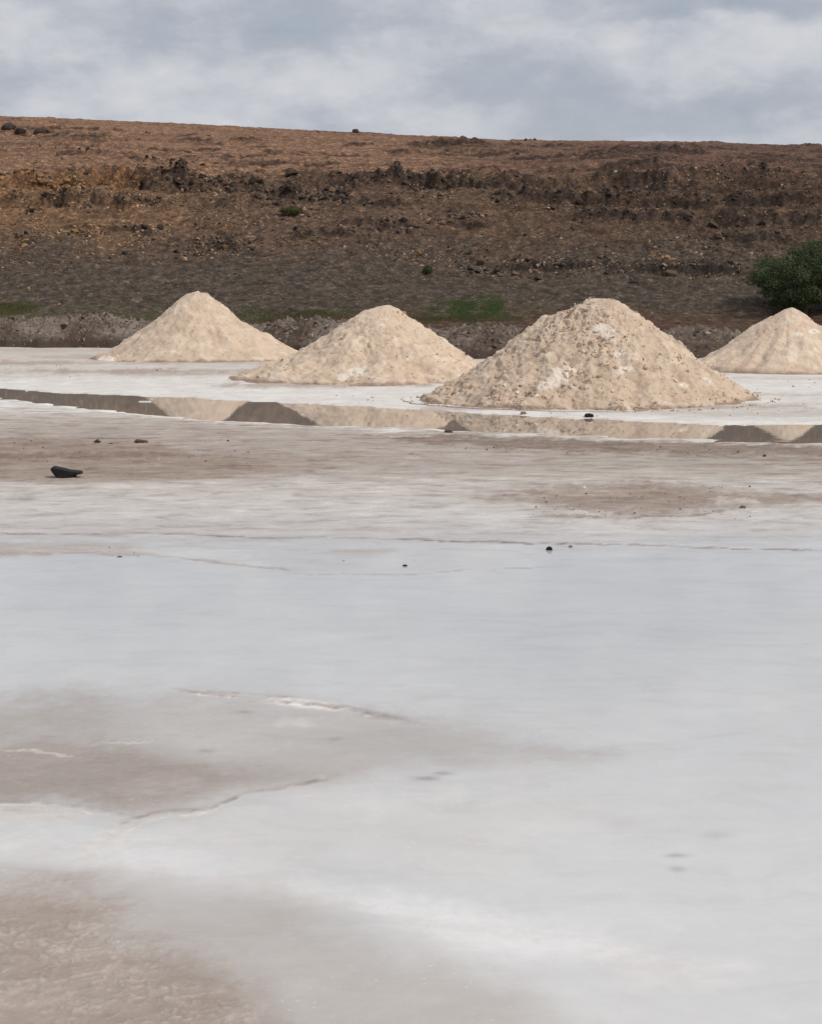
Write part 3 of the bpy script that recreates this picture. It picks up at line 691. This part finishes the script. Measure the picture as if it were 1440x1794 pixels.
    Yg = np.concatenate([np.arange(55, 80, .25), np.arange(80, 121, .5)]); hit = np.full(len(cx), 119.5); done = np.zeros(len(cx), bool)
    for yv in Yg:
        Xv = dx / ry * yv; zr = H + rz / ry * yv; hz = hill_base(Xv, np.full(len(cx), yv))
        nw = (hz >= zr) & ~done; hit[nw] = yv; done |= nw
    cX = dx / ry * hit; cS = np.clip(cs * hit / F, .03, .42)
    kk = rng.random(len(cx))[:, None]; ckc = ck[:, None]
    lf = sstep(-2, -12, cX)[:, None]
    tan = np.array((.15, .112, .084)) * (1 - lf) + np.array((.24, .155, .092)) * lf
    darkc = np.array([[.047, .037, .033]]); cS = np.where((cX > 0) & (ck == D), cS * .72, cS * .86)
    ct = np.where(ckc == D, np.where(kk < .62, darkc, np.where(kk < .9, tan * .8, tan * 1.6)), np.where(ckc == M_, np.where(kk < .28, darkc * 1.2, np.where(kk < .7, tan, tan * 2.0)), np.where(kk < .22, [[.07, .04, .028]], np.where(kk < .75, [[.27, .155, .082]], [[.42, .28, .17]])))) * rng.uniform(.7, 1.3, (len(cx), 1))
    X = np.concatenate([X, cX]); Y = np.concatenate([Y, hit + rng.normal(0, .06, len(cx))]); size = np.concatenate([size, cS]); tint = np.concatenate([tint, ct]); left = np.concatenate([left, (ck == O) * 1.0])
    zz = hill_z(X, Y); n = len(X)
    P = np.stack([X, Y, zz], -1)
    order = np.argsort(-size); big = order[:290]; rest = order[290:]
    rm = rock_mat('hill_rubble', (.8, .8, .8), (1.1, 1.08, 1.05), (1.3, 1.25, 1.2), 9, percol=True)
    if len(rest) > 36000: rest = rest[:36000]
    tag(link('rubble', scatter_mesh('rubble', SMALL, P[rest], size[rest], rng, tint[rest], sink=.2), rm, o), kind='stuff')
    mats = [rock_mat('rock_dark', (.040, .032, .030), (.065, .05, .043), (.10, .08, .065), 4), rock_mat('rock_brown', (.105, .075, .055), (.15, .105, .075), (.19, .14, .10), 4),
            rock_mat('rock_ochre', (.23, .135, .072), (.30, .185, .10), (.36, .24, .145), 4)]
    pool = {}
    for i in big:
        mi = 0 if tint[i].sum() < .2 else (2 if left[i] > .55 else 1)
        vi = int(rng.integers(0, len(STONE_ME)))
        if (mi, vi) not in pool:
            q = STONE_ME[vi].copy(); q.materials.append(mats[mi]); pool[(mi, vi)] = q
        r = link('rock', pool[(mi, vi)], None, o); s_ = float(size[i])
        r.location = (X[i], Y[i], zz[i] + s_ * .05); r.scale = (s_ * 1.15, s_, s_ * .95)
        r.rotation_euler = (rng.normal(0, .35), rng.normal(0, .35), rng.uniform(0, 6.28))
    return mats
HILL_MATS = build_hill()

# boulders one can name
def boulder(px, py, Yg, w, h, label, group=None, seed=0, mat=0, pieces=1):
    bm = bmesh.new(); r = random.Random(seed)
    base = at(px, py, Yg); zg = float(hill_z(np.array([base.x]), np.array([Yg]))[0])
    for k in range(28):
        v = Vector((r.gauss(0, 1), r.gauss(0, 1), r.gauss(0, 1))).normalized() * r.uniform(.82, 1.08)
        bm.verts.new((v.x * w / 2, v.y * w * .4, max(v.z, -.5) * h / 1.5 + h * .30))
    res = bmesh.ops.convex_hull(bm, input=bm.verts)
    bmesh.ops.delete(bm, geom=list({e for e in res['geom_interior'] if isinstance(e, bmesh.types.BMVert)}), context='VERTS')
    bmesh.ops.triangulate(bm, faces=bm.faces); bmesh.ops.subdivide_edges(bm, edges=bm.edges, cuts=2, use_grid_fill=True)
    from mathutils import noise as mn
    for v in bm.verts: v.co += v.co.normalized() * .10 * h * mn.noise(v.co * (4 / max(h, .1)) + Vector((seed, 0, 0)))
    me = bpy.data.meshes.new('boulder'); bm.to_mesh(me); bm.free()
    o = link('boulder', me, HILL_MATS[mat]); o.location = (base.x, Yg, zg - .05 * h)
    return tag(o, label, 'boulder', group)
boulder(14, 236, 104, 1.0, .50, 'dark low boulder at the left end of the hilltop, at the photo edge', seed=1)
boulder(36, 238, 103, .75, .36, 'dark flat boulder between two others on the upper left hill', seed=2)
boulder(74, 237, 103, 1.25, .48, 'long dark boulder standing right of the hilltop boulders at upper left', seed=3)
boulder(622, 232, 119, .62, .27, 'lone small boulder breaking the skyline above the second salt pile', seed=4)
boulder(921, 243, 119, .30, .22, 'left one of two tiny boulders close together on the skyline', seed=5)
boulder(937, 244, 119, .24, .16, 'right one of two tiny boulders close together on the skyline', seed=6)

# ------------------------------------------------------------------ salt piles
def pile_material():
    m, t, b = material('raw_salt')
    pos = t.node('ShaderNodeNewGeometry').outputs['Position']
    tint = t.node('ShaderNodeVertexColor', layer_name='tint').outputs[0]
    n = t.noise(pos, 5, 8, .65); f = t.noise(pos, 34, 6, .7)
    c = t.mix(1.0, tint, t.ramp(n, [(.28, (.84, .81, .78)), (.5, (1, 1, 1)), (.74, (1.10, 1.10, 1.10))]), 'MULTIPLY')
    c = t.mix(t.mapr(f, .38, .30, 0, .5), c, (.38, .28, .21)); c = t.mix(t.mapr(f, .60, .72, 0, .6), c, (.84, .73, .61))
    bp = t.node('ShaderNodeBump', {'Strength': .7, 'Distance': .04, 'Height': t.math('ADD', f, t.math('MULTIPLY', n, .8))})
    setin(t, b, Base_Color=c, Roughness=.9, Normal=bp.outputs[0], Specular_IOR_Level=.2)
    return m
PILE_M = pile_material()
CLOD_M = rock_mat('salt_clod', (.9, .88, .86), (1.05, 1.03, 1.0), (1.15, 1.12, 1.1), 14, percol=True)
SLAB_M = rock_mat('white_salt_slab', (.82, .76, .67), (.86, .80, .72), (.76, .67, .57), 10)

def build_pile(name, label, yfront, prof, peak, rough, seed, nth, nr, nclod, clodsize, slabs=(), warm=1.0, holes=0.5, z0=0.0):
    """prof: silhouette points left to right as seen in the photograph, used as the left and right generatrix of the heap"""
    rng = np.random.default_rng(seed)
    yf = gr(720, yfront, z0).y
    pk = peak[0]
    # heap centre: one front radius behind its front edge
    Rl = Rr = 2.0; Yc = yf + 2.0
    for _ in range(5):
        Rl = (pk - prof[0][0]) * Yc / F; Rr = (prof[-1][0] - pk) * Yc / F; Yc = yf + .5 * (Rl + Rr) * .96
    Xc = (pk - CX) / F * at(720, peak[1], Yc).y
    L = [(((pk - x) * Yc / F), at(x, y, Yc).z) for x, y in prof if x <= pk][::-1] + [(Rl * 1.04, -.06)]
    Rg = [(((x - pk) * Yc / F), at(x, y, Yc).z) for x, y in prof if x >= pk] + [(Rr * 1.04, -.06)]
    th = np.linspace(0, 2 * np.pi, nth, endpoint=False); t = np.linspace(0, 1, nr) ** .92
    T, TH = np.meshgrid(t, th, indexing='ij'); T = T.ravel(); TH = TH.ravel()
    cs = np.cos(TH); wr = sstep(-.85, .85, cs)
    la = np.array(L); ra = np.array(Rg)
    Rx = Rl * 1.04 * (1 - wr) + Rr * 1.04 * wr
    Ry = .5 * (Rl + Rr) * .95
    foot = 1 + .05 * fbm2(np.cos(TH) * 1.6 + seed, np.sin(TH) * 1.6, 4, .6) + .02 * n2d(np.cos(TH) * 9 + seed, np.sin(TH) * 9)
    R = 1 / np.sqrt((cs / Rx) ** 2 + (np.sin(TH) / Ry) ** 2) * (1 + (foot - 1) * T)
    X = cs * R * T; Y = np.sin(TH) * R * T; zg0 = ground_z(X + Xc, Y + Yc)
    zl = np.interp(T * Rl * 1.04, la[:, 0], la[:, 1]); zr = np.interp(T * Rr * 1.04, ra[:, 0], ra[:, 1])
    Z = zl * (1 - wr) + zr * wr
    Z = np.maximum(Z, zg0 - .05)
    env = sstep(0, .08, 1 - T) * (.35 + .65 * sstep(0, .25, T))
    sx, sy, sz = X + seed * 7.3, Y + seed * 3.1, Z
    big = fbm3(sx * 1.1, sy * 1.1, sz * 1.1, 3); med = fbm3(sx * 3.5, sy * 3.5, sz * 4.5, 3, .55); sm = fbm3(sx * 11, sy * 11, sz * 13, 3, .6)
    rill = n2d(TH * 14 + seed, T * 1.2)
    gul = n2d(TH * 4.5 + seed * 3 + .5 * big, T * 1.1)
    dn = .075 * big + rough * (.050 * med + .030 * sm) + .014 * rill * sstep(.3, .9, T) - .06 * np.clip(gul, 0, 1) * sstep(.15, .6, T)
    # scooped pits, with a lip
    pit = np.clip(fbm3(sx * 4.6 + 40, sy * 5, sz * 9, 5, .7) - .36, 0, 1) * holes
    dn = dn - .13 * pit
    nrm = np.stack([cs * .5, np.sin(TH) * .5, np.full_like(T, .86)], -1)
    V = np.stack([X, Y, Z], -1) + nrm * (dn * env)[:, None]
    V[T >= .999, 2] = -.2
    me = np_mesh('mound', V, grid_faces(nr, nth, True))
    base = np.array((.70, .553, .425)); pale = np.array((.78, .645, .515)); dull = np.array((.56, .432, .33)); pink = np.array((.685, .525, .402))
    k1 = sstep(.05, .55, med + .4 * big)[:, None]; k2 = sstep(.1, .6, fbm3(sx * 2 + 9, sy * 2, sz * 2, 3))[:, None]; k3 = (sstep(.0, .5, fbm3(sx * .9 + 30, sy * .9, sz * .9, 2)) * .6)[:, None]
    c = base * (1 - k1) + pale * k1; c = c * (1 - .6 * k2) + dull * .6 * k2; c = c * (1 - k3) + pink * k3
    kp = np.clip(pit * 3.5, 0, .75)[:, None]; c = c * (1 - kp) + np.array((.36, .27, .205)) * kp            # shade inside the pits painted into the colour
    kb = sstep(.06, .01, Z - zg0 - .015 * sm + .04 * med)[:, None] * .8; c = c * (1 - kb) + np.array((.30, .215, .165)) * kb   # brine-damp mud at the foot, thin undercut shadow painted in
    gx, gy = pix(V[:, 0] + Xc, V[:, 1] + Yc, V[:, 2])
    for (a_, b_, w_, h_) in slabs:                                     # clean white salt laid bare round the slabs
        q = np.exp(-((gx - a_) / (w_ * .8)) ** 2 - ((gy - b_) / (h_ * .95)) ** 2) + .3 * sm + .25 * med
        kw = (sstep(.42, .62, q) * (V[:, 1] < .2) * .85)[:, None]; c = c * (1 - kw) + np.array((.87, .77, .66)) * kw
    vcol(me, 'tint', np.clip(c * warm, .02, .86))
    root = empty(name, (Xc, Yc, 0)); tag(root, label, 'salt pile', 'salt piles drying on the flat')
    mo = link('mound', me, PILE_M, root)
    # clods
    front = np.where((V[:, 1] < .55 * Ry) & (T < .985) & (T > .03))[0]
    pr = T[front] * (.12 + sstep(-.05, .45, fbm3(sx[front] * 1.5 + 3, sy[front] * 1.5, sz[front] * 1.5, 3))); pr /= pr.sum()
    idx = rng.choice(front, nclod, p=pr)
    size = np.clip(clodsize * np.exp(rng.normal(0, .5, nclod)), .006, .075)
    P = V[idx] + rng.normal(0, .008, (nclod, 3)); P[:, 2] -= size * .15
    k = rng.random(nclod)[:, None]
    tint = np.where(k < .22, [[.40, .295, .22]], np.where(k < .93, [[.63, .485, .372]], [[.76, .68, .585]])) * rng.uniform(.75, 1.2, (nclod, 1))
    # crumbs that rolled out onto the flat in front
    nf = nclod // 36; a = rng.uniform(np.pi * 1.05, np.pi * 1.95, nf); q = 1.0 + np.abs(rng.normal(0, .02, nf))
    ca = np.cos(a); rr = 1 / np.sqrt((ca / np.where(ca > 0, Rr, Rl)) ** 2 + (np.sin(a) / Ry) ** 2) * .985 * q
    Pf = np.stack([ca * rr, np.sin(a) * rr, np.zeros(nf)], -1); Pf[:, 2] = ground_z(Pf[:, 0] + Xc, Pf[:, 1] + Yc) + .004
    P = np.concatenate([P, Pf]); size = np.concatenate([size, np.clip(size[:nf] * .9, .006, .03)]); tint = np.concatenate([tint, tint[:nf]])
    tag(link('clods', scatter_mesh('clods', SMALL, P, size, rng, tint, tilt=.8), CLOD_M, root), kind='stuff')
    # clean white slabs broken from the crust
    pool = None
    for (sxp, syp, w, hgt) in slabs:
        # find the mound vertex seen at that pixel
        dd = (gx - sxp) ** 2 + (gy - syp) ** 2 + np.where(V[:, 1] > .1, 1e6, 0)
        p = V[np.argmin(dd)]; v, f = SMALL[int(rng.integers(0, len(SMALL)))]
        sme = np_mesh('salt_slab', v, f, smooth=False); sme.materials.append(SLAB_M)
        so = link('salt_slab', sme, None, root); ws = w * Yc / F / 2.6; so.location = Vector(p)
        so.scale = (ws, hgt * Yc / F * .8, ws * .34); so.rotation_euler = (.85 + rng.normal(0, .1), rng.normal(0, .12), rng.normal(0, .25))
    return root

build_pile('salt_pile', 'smooth beige salt pile farthest to the left, white crumbs at its left foot', 636,
           [(146, 633), (164, 624.5), (200, 607), (240, 584), (280, 554), (310, 530), (330, 516), (350, 510), (365, 513), (380, 525), (400, 541), (425, 559), (447, 572), (470, 584), (500, 604), (530, 622), (552, 632)],
           (352, 510), .7, 1, 380, 120, 700, .013, slabs=[(186, 632, 18, 8), (196, 629, 12, 6), (178, 633, 10, 5), (243, 635, 16, 4)], warm=1.0, holes=.5)
build_pile('salt_pile', 'second salt pile from the left, a low spur running off its left foot', 678,
           [(396, 668), (410, 662), (445, 649), (490, 634), (520, 619), (560, 594), (600, 569), (640, 546), (660, 537), (683, 534), (700, 540), (715, 552), (740, 571), (770, 591), (800, 611), (828, 628), (895, 668)],
           (683, 534), .95, 2, 420, 135, 1600, .015, slabs=[(625, 652, 26, 10), (600, 660, 16, 8), (640, 645, 12, 6)], warm=1.05, holes=.75, z0=-.05)
build_pile('salt_pile', 'largest and nearest salt pile, studded with brown clods and white slabs', 722,
           [(716, 708), (730, 701), (770, 681), (820, 651), (850, 631), (880, 609), (910, 588), (935, 573), (960, 560), (985, 548), (1010, 535), (1040, 525), (1065, 523), (1085, 530), (1110, 547), (1140, 567), (1190, 604),
            (1230, 634), (1260, 655), (1290, 677), (1312, 692), (1336, 711), (1356, 720)],
           (1062, 523), 1.25, 3, 560, 190, 4300, .020,
           slabs=[(990, 655, 26, 16), (975, 665, 22, 14), (960, 674, 22, 9), (952, 678, 14, 6), (1000, 648, 18, 9), (1050, 577, 34, 12), (1064, 590, 18, 8), (1090, 617, 10, 12), (1082, 621, 12, 8),
                  (1098, 645, 18, 8), (1086, 651, 12, 6), (1170, 634, 8, 6), (1238, 668, 14, 8), (1195, 675, 14, 7)], warm=.98, holes=.8, z0=-.082)
build_pile('salt_pile', 'salt pile at the right edge of the photo with a cracked crest', 656,
           [(1205, 636), (1225, 628), (1270, 602), (1310, 577), (1345, 556), (1370, 543), (1383, 538), (1400, 545), (1420, 559), (1440, 573), (1490, 604), (1545, 640), (1560, 646)],
           (1383, 538), .55, 4, 380, 120, 450, .012, slabs=[(1425, 580, 14, 5), (1400, 585, 10, 4)], warm=1.05, holes=.35)

# ------------------------------------------------------------------ acacia at the foot of the hill
def build_tree():
    rng = np.random.default_rng(51); Yt = 57.0
    c = at(1408, 575, Yt); zb = float(hill_z(np.array([c.x]), np.array([Yt]))[0])
    root = empty('acacia_tree', (c.x, Yt, zb)); tag(root, 'round dark green acacia tree at the foot of the hill on the right', 'tree')
    top = at(1400, 425, Yt).z - zb
    # trunk and limbs as tapered tubes
    Vs, Fs, n0 = [], [], 0
    def tube(pts, rads, k=8):
        nonlocal n0
        pts = np.array(pts, float); m = len(pts); a = np.linspace(0, 2 * np.pi, k, endpoint=False)
        for p, r in zip(pts, rads): Vs.append(np.stack([p[0] + r * np.cos(a), p[1] + r * np.sin(a), np.full(k, p[2])], -1))
        Fs.append(grid_faces(m, k, True) + n0); n0 += m * k
    tube([(0, 0, -.2), (.03, 0, .3), (-.05, .04, .75)], [.13, .10, .08])
    ends = []
    for i in range(11):
        a = i / 11 * 6.283 + rng.normal(0, .2); e = rng.uniform(.35, 1.15); L = rng.uniform(.9, 1.5)
        d = np.array([math.cos(a) * math.cos(e), math.sin(a) * math.cos(e), math.sin(e)]); p0 = np.array([-.05, .04, rng.uniform(.4, .75)])
        pts = [p0 + d * L * t + rng.normal(0, .04, 3) * (t > 0) for t in (0, .35, .7, 1)]; tube(pts, [.05, .035, .022, .01], 6)
    bm_, t, b = material('acacia_bark'); n = t.noise(t.node('ShaderNodeNewGeometry').outputs['Position'], 12, 6, .6)
    setin(t, b, Base_Color=t.mix(n, (.07, .05, .035), (.14, .105, .075)), Roughness=.9)
    link('trunk', np_mesh('trunk', np.concatenate(Vs), np.concatenate(Fs)), bm_, root)
    # crown: leaf sprays gathered in clumps through an uneven volume
    ncl = 210; cents = []
    while len(cents) < ncl:
        p = rng.uniform(-1, 1, 3); r = np.linalg.norm(p)
        if r > 1 or r < .35: continue
        a = math.atan2(p[1], p[0]); lim = .86 + .16 * math.sin(3 * a + 1) * math.cos(2 * p[2]) + rng.normal(0, .05)
        if r > lim: continue
        cents.append(p * np.array((2.0, 1.6, top * .53)) + np.array((0, 0, top * .53)))
    cents = np.array(cents); cents[:, 2] += .12 * np.sin(cents[:, 0] * 3)
    per = 230; N = ncl * per
    ci = np.repeat(np.arange(ncl), per); off = rng.normal(0, 1, (N, 3)); off /= np.linalg.norm(off, axis=1, keepdims=True); off *= (rng.random(N) ** .5)[:, None]
    P = cents[ci] + off * np.array((.36, .34, .17)); P = P[P[:, 2] > .22]; ci = ci[:len(P)]; N = len(P)
    d = rng.normal(0, 1, (N, 3)); d[:, 2] *= .6; d /= np.linalg.norm(d, axis=1, keepdims=True)
    sd_ = np.cross(d, rng.normal(0, 1, (N, 3))); sd_ /= np.linalg.norm(sd_, axis=1, keepdims=True)
    l = rng.uniform(.035, .085, N)[:, None]; wv = rng.uniform(.010, .022, N)[:, None]
    V = np.stack([P - d * l * .5, P + sd_ * wv, P + d * l * .5, P - sd_ * wv], 1).reshape(-1, 3)
    me = np_mesh('crown', V, np.arange(N * 4).reshape(-1, 4), smooth=False)
    tn = np.clip(1 + .35 * n3d(P[:, 0] * 2, P[:, 1] * 2, P[:, 2] * 2) + rng.normal(0, .15, N), .4, 1.8)
    vcol(me, 'tint', np.repeat(np.stack([.075 * tn, .098 * tn, .048 * tn], -1), 4, axis=0))
    m, t, b = material('acacia_leaf'); setin(t, b, Base_Color=t.node('ShaderNodeVertexColor', layer_name='tint').outputs[0], Roughness=.9, Specular_IOR_Level=.08)
    link('crown', me, m, root)
build_tree()

def leaf_material(name, c1, c2):
    m, t, b = material(name); n = t.noise(t.node('ShaderNodeNewGeometry').outputs['Position'], 5, 4, .6)
    setin(t, b, Base_Color=t.mix(t.mapr(n, .3, .7), c1, c2), Roughness=.8, Specular_IOR_Level=.2); return m

def grass_patch(name, label, px, py, rx, Yc, ry, n, hgt, mat, seed, cat='grass'):
    rng = np.random.default_rng(seed); c = at(px, py, Yc)
    a = rng.uniform(0, 6.283, n); r = np.sqrt(rng.random(n)) * (1 + .25 * np.sin(3 * a + seed) + rng.normal(0, .08, n))
    X = c.x + np.cos(a) * r * rx * Yc / F; Y = Yc + np.sin(a) * r * ry
    keep = rng.random(n) < sstep(-.45, .15, fbm2(X * 1.6, Y * 1.2, 3, .6, seed)) * (1.15 - r * .6)
    X, Y, r = X[keep], Y[keep], r[keep]; n = len(X)
    Z = hill_z(X, Y); h = hgt * rng.uniform(.4, 1.2, n) * (1.1 - .6 * np.clip(r, 0, 1)); lx = rng.normal(0, .45, n) * h; ly = rng.normal(0, .45, n) * h; w = rng.uniform(.008, .02, n)
    b0 = np.stack([X - w, Y, Z - .03], -1); b1 = np.stack([X + w, Y + w * .5, Z - .03], -1); tp = np.stack([X + lx, Y + ly, Z + h], -1)
    V = np.stack([b0, b1, tp], 1).reshape(-1, 3)
    V -= np.array([c.x, Yc, 0]); o = link(name, np_mesh(name, V, np.arange(n * 3).reshape(-1, 3), smooth=False), mat); o.location = (c.x, Yc, 0)
    return tag(o, label, cat, kind='stuff')
G1 = leaf_material('green_grass', (.062, .092, .032), (.095, .125, .048)); G2 = leaf_material('dull_grass', (.095, .095, .042), (.13, .125, .06)); G3 = leaf_material('moss_grass', (.075, .075, .038), (.10, .095, .048))
grass_patch('grass_patch', 'deep green grass patch at the hill foot between second and third pile', 828, 540, 68, 57.6, 1.5, 34000, .06, G1, 61)
grass_patch('grass_patch', 'yellowish green grass strip above the bank at the left edge', 10, 546, 62, 57.6, .7, 16000, .08, G2, 62)
grass_patch('grass_patch', 'thin dull grass behind the bank between first and second pile', 530, 556, 120, 56.4, 1.2, 14000, .07, G3, 63)
grass_patch('grass_patch', 'thin olive grass fringe behind the bank below the green patch', 800, 560, 115, 56.2, .7, 11000, .06, G3, 64)

def shrub(label, px, py, Yc, w, h, mat, seed, n=2600):
    rng = np.random.default_rng(seed); c = at(px, py, Yc); zb = float(hill_z(np.array([c.x]), np.array([Yc]))[0])
    root = empty('shrub', (c.x, Yc, zb)); tag(root, label, 'shrub')
    Vs, Fs = [], []
    for i in range(9):
        a = rng.uniform(0, 6.28); e = np.array([math.cos(a) * w * .35, math.sin(a) * w * .3, h * rng.uniform(.5, .8)])
        k = np.array([.008, 0, 0]); j = np.array([0, .008, 0]); b0 = len(Vs) * 1
        Vs += [-k, k, j * 2, e]; Fs += [[b0, b0 + 1, b0 + 3], [b0 + 1, b0 + 2, b0 + 3], [b0 + 2, b0, b0 + 3]]
    link('stems', np_mesh('stems', np.array(Vs), np.array(Fs), False), HILL_MATS[1], root)
    P = rng.normal(0, 1, (n, 3)); P /= np.linalg.norm(P, axis=1, keepdims=True); P *= (rng.random(n) ** .4)[:, None]; P *= (1 + .35 * n3d(P[:, 0] * 2 + seed, P[:, 1] * 2, P[:, 2] * 2))[:, None]
    P = P * np.array((w / 2, w / 2.4, h / 2)) + np.array((0, 0, h * .5))
    d = rng.normal(0, 1, (n, 3)); d /= np.linalg.norm(d, axis=1, keepdims=True); q = np.cross(d, rng.normal(0, 1, (n, 3))); q /= np.linalg.norm(q, axis=1, keepdims=True)
    l = rng.uniform(.02, .05, n)[:, None]; V = np.stack([P - d * l, P + q * l * .35, P + d * l, P - q * l * .35], 1).reshape(-1, 3)
    link('foliage', np_mesh('foliage', V, np.arange(4 * n).reshape(-1, 4), False), mat, root)
shrub('low olive green shrub on the rocky slope above the first two piles', 510, 388, 67.6, .85, .32, G2, 71)
shrub('small dark shrub on the scree above the green grass patch', 749, 484, 61.3, .36, .28, G1, 72, 1200)

# ------------------------------------------------------------------ stones and debris on the flat
DARK_M = rock_mat('black_rock', (.012, .012, .013), (.022, .022, .023), (.035, .034, .034), 20, .7, .5)
BRN_M = rock_mat('brown_rock', (.06, .042, .03), (.11, .075, .052), (.17, .125, .09), 20, .85, .5)
GREY_M = rock_mat('grey_clod', (.20, .16, .13), (.27, .22, .185), (.36, .31, .27), 20, .9, .5)

def prism_rock(name, label, cat, outline, depth, mat, jitter=.0, seed=0, group=None):
    """a stone from its outline (photo pixels, left to right round), given its own thickness and rounded rear and front"""
    xs = [p[0] for p in outline]; ys = [p[1] for p in outline]; cx = sum(xs) / len(xs); yb = max(ys)
    g = gr(cx, yb - .5, ZN); Y0 = g.y + depth * .5; zg = float(ground_fields(np.array([g.x]), np.array([Y0]))[0][0])
    sc = Y0 / F; r = random.Random(seed); bm = bmesh.new(); rings = []
    for k, (dy, s) in enumerate(((-.5, .72), (-.36, .95), (0, 1.0), (.32, .93), (.5, .68))):
        ring = []
        for (x, y) in outline:
            X = (x - cx) * sc; Z = (yb - y) * sc; mz = (yb - sum(ys) / len(ys)) * sc
            hz = max(0.0, mz + (Z - mz) * s) if Z > .004 else 0.0
            ring.append(bm.verts.new((X * s + r.gauss(0, jitter), dy * depth + r.gauss(0, jitter), hz - .006 + r.gauss(0, jitter * .5))))
        rings.append(ring)
    n = len(outline)
    for a, b in zip(rings, rings[1:]):
        for i in range(n): bm.faces.new((a[i], a[(i + 1) % n], b[(i + 1) % n], b[i]))
    bm.faces.new(rings[0][::-1]); bm.faces.new(rings[-1])
    bmesh.ops.recalc_face_normals(bm, faces=bm.faces)
    me = bpy.data.meshes.new(name); bm.to_mesh(me); bm.free()
    o = link(name, me, mat); o.location = (g.x, Y0, zg); return tag(o, label, cat, group)

prism_rock('rock', 'large black boat-shaped rock lying on the brown mud at left', 'rock',
           [(86.5, 822), (91, 818), (98, 819.5), (108, 821.5), (118, 824), (130, 826), (140, 827), (143, 829), (141, 831.5), (132, 833), (130, 837.5), (115, 838.6), (98, 838.2), (95, 834), (90, 829)], .17, DARK_M, .0022, 1)
prism_rock('rock', 'long flat brown rock on the pale mud, right of two smaller stones', 'rock',
           [(234, 774), (237, 771), (243, 771.5), (249, 772.5), (257, 773.5), (258, 776.5), (252, 777), (245, 776.8), (236, 775.6)], .12, BRN_M, .0015, 2)
prism_rock('rock', 'small pointed brown stone left of the flat brown rock', 'rock', [(163, 776), (166, 773.5), (170, 771.3), (173, 774), (176, 776.5), (170, 778)], .08, BRN_M, .002, 3)
prism_rock('rock', 'tiny dark stone between the pointed stone and the flat brown rock', 'rock', [(188, 777.5), (191, 776.4), (197, 776.6), (197.5, 779), (190, 779.2)], .06, BRN_M, .001, 4)
prism_rock('rock', 'short black rock lying on white salt before the largest pile', 'rock', [(1024.5, 727), (1027, 724.5), (1033, 724), (1039, 725), (1040.5, 729), (1034, 730.5), (1026, 730)], .13, DARK_M, .003, 5)
prism_rock('rock', 'small grey-brown stone on the salt left of the black rock', 'rock', [(912, 722), (915, 719.5), (921, 720), (923, 723), (920, 725.5), (913, 725)], .09, GREY_M, .002, 6)
prism_rock('rock', 'rounded dark stone at the edge of the wet sheet, centre right', 'rock', [(957, 961), (959, 958), (964, 957), (968, 959.5), (968, 963), (964, 965), (958, 964)], .05, DARK_M, .0012, 7)
prism_rock('rock', 'tiny grey stone just right of the rounded dark stone', 'rock', [(996, 957), (999, 954.5), (1003, 955.5), (1003, 959), (997, 959.5)], .03, GREY_M, .0008, 8)
prism_rock('rock', 'tiny black stone alone in the wet sheet below the centre', 'rock', [(705, 991), (707, 988.5), (711, 988.5), (714, 990), (713, 992.5), (707, 993)], .03, DARK_M, .0008, 9)
prism_rock('rock', 'tiny dark stone on the rust-edged crust at left', 'rock', [(204, 975), (207, 973.6), (213, 974), (214, 976), (206, 976.8)], .03, BRN_M, .0006, 10)
prism_rock('rock', 'flat brown piece at the near edge of the channel left of the big pile', 'rock', [(778, 755.5), (783, 753), (790, 754), (794, 757), (786, 758.5), (779, 758)], .1, BRN_M, .002, 12)  # low flat brown piece at the waterline
prism_rock('rock', 'small dark stone on the dark mud near the right edge', 'rock', [(1337, 798), (1340, 795.5), (1343, 797), (1342, 800.5), (1338, 800.5)], .05, BRN_M, .001, 13)
prism_rock('rock', 'small dark stone in the crusty brown patch, right part', 'rock', [(1296, 889), (1300, 885.5), (1307, 886.5), (1307, 890), (1299, 891.5)], .05, GREY_M, .001, 14)

def debris():
    rng = np.random.default_rng(81); pts = []
    for (x0, x1, y0, y1, n) in ((560, 770, 694, 712, 26), (880, 1440, 716, 738, 40), (0, 560, 768, 812, 60), (930, 1330, 852, 910, 150), (700, 1440, 780, 800, 70), (1280, 1440, 662, 712, 25), (0, 480, 640, 664, 60), (160, 260, 960, 980, 8), (600, 760, 975, 995, 6)):
        for _ in range(n): g = gr(rng.uniform(x0, x1), rng.uniform(y0, y1), ZN); pts.append((g.x, g.y))
    P = np.array(pts); z = ground_fields(P[:, 0], P[:, 1])[0]; n = len(P); size = np.clip(.010 * np.exp(rng.normal(0, .5, n)) * np.clip(P[:, 1] / 18, .5, 1.6), .004, .04)
    k = rng.random(n)[:, None]; tint = np.where(k < .45, [[.12, .085, .062]], np.where(k < .8, [[.30, .235, .19]], [[.62, .56, .5]])) * rng.uniform(.7, 1.2, (n, 1))
    o = link('pebbles', scatter_mesh('pebbles', SMALL, np.column_stack([P, z]), size, rng, tint), CLOD_M)
    tag(o, 'scattered small crumbs of mud and salt on the flat', 'pebbles', kind='stuff')
debris()
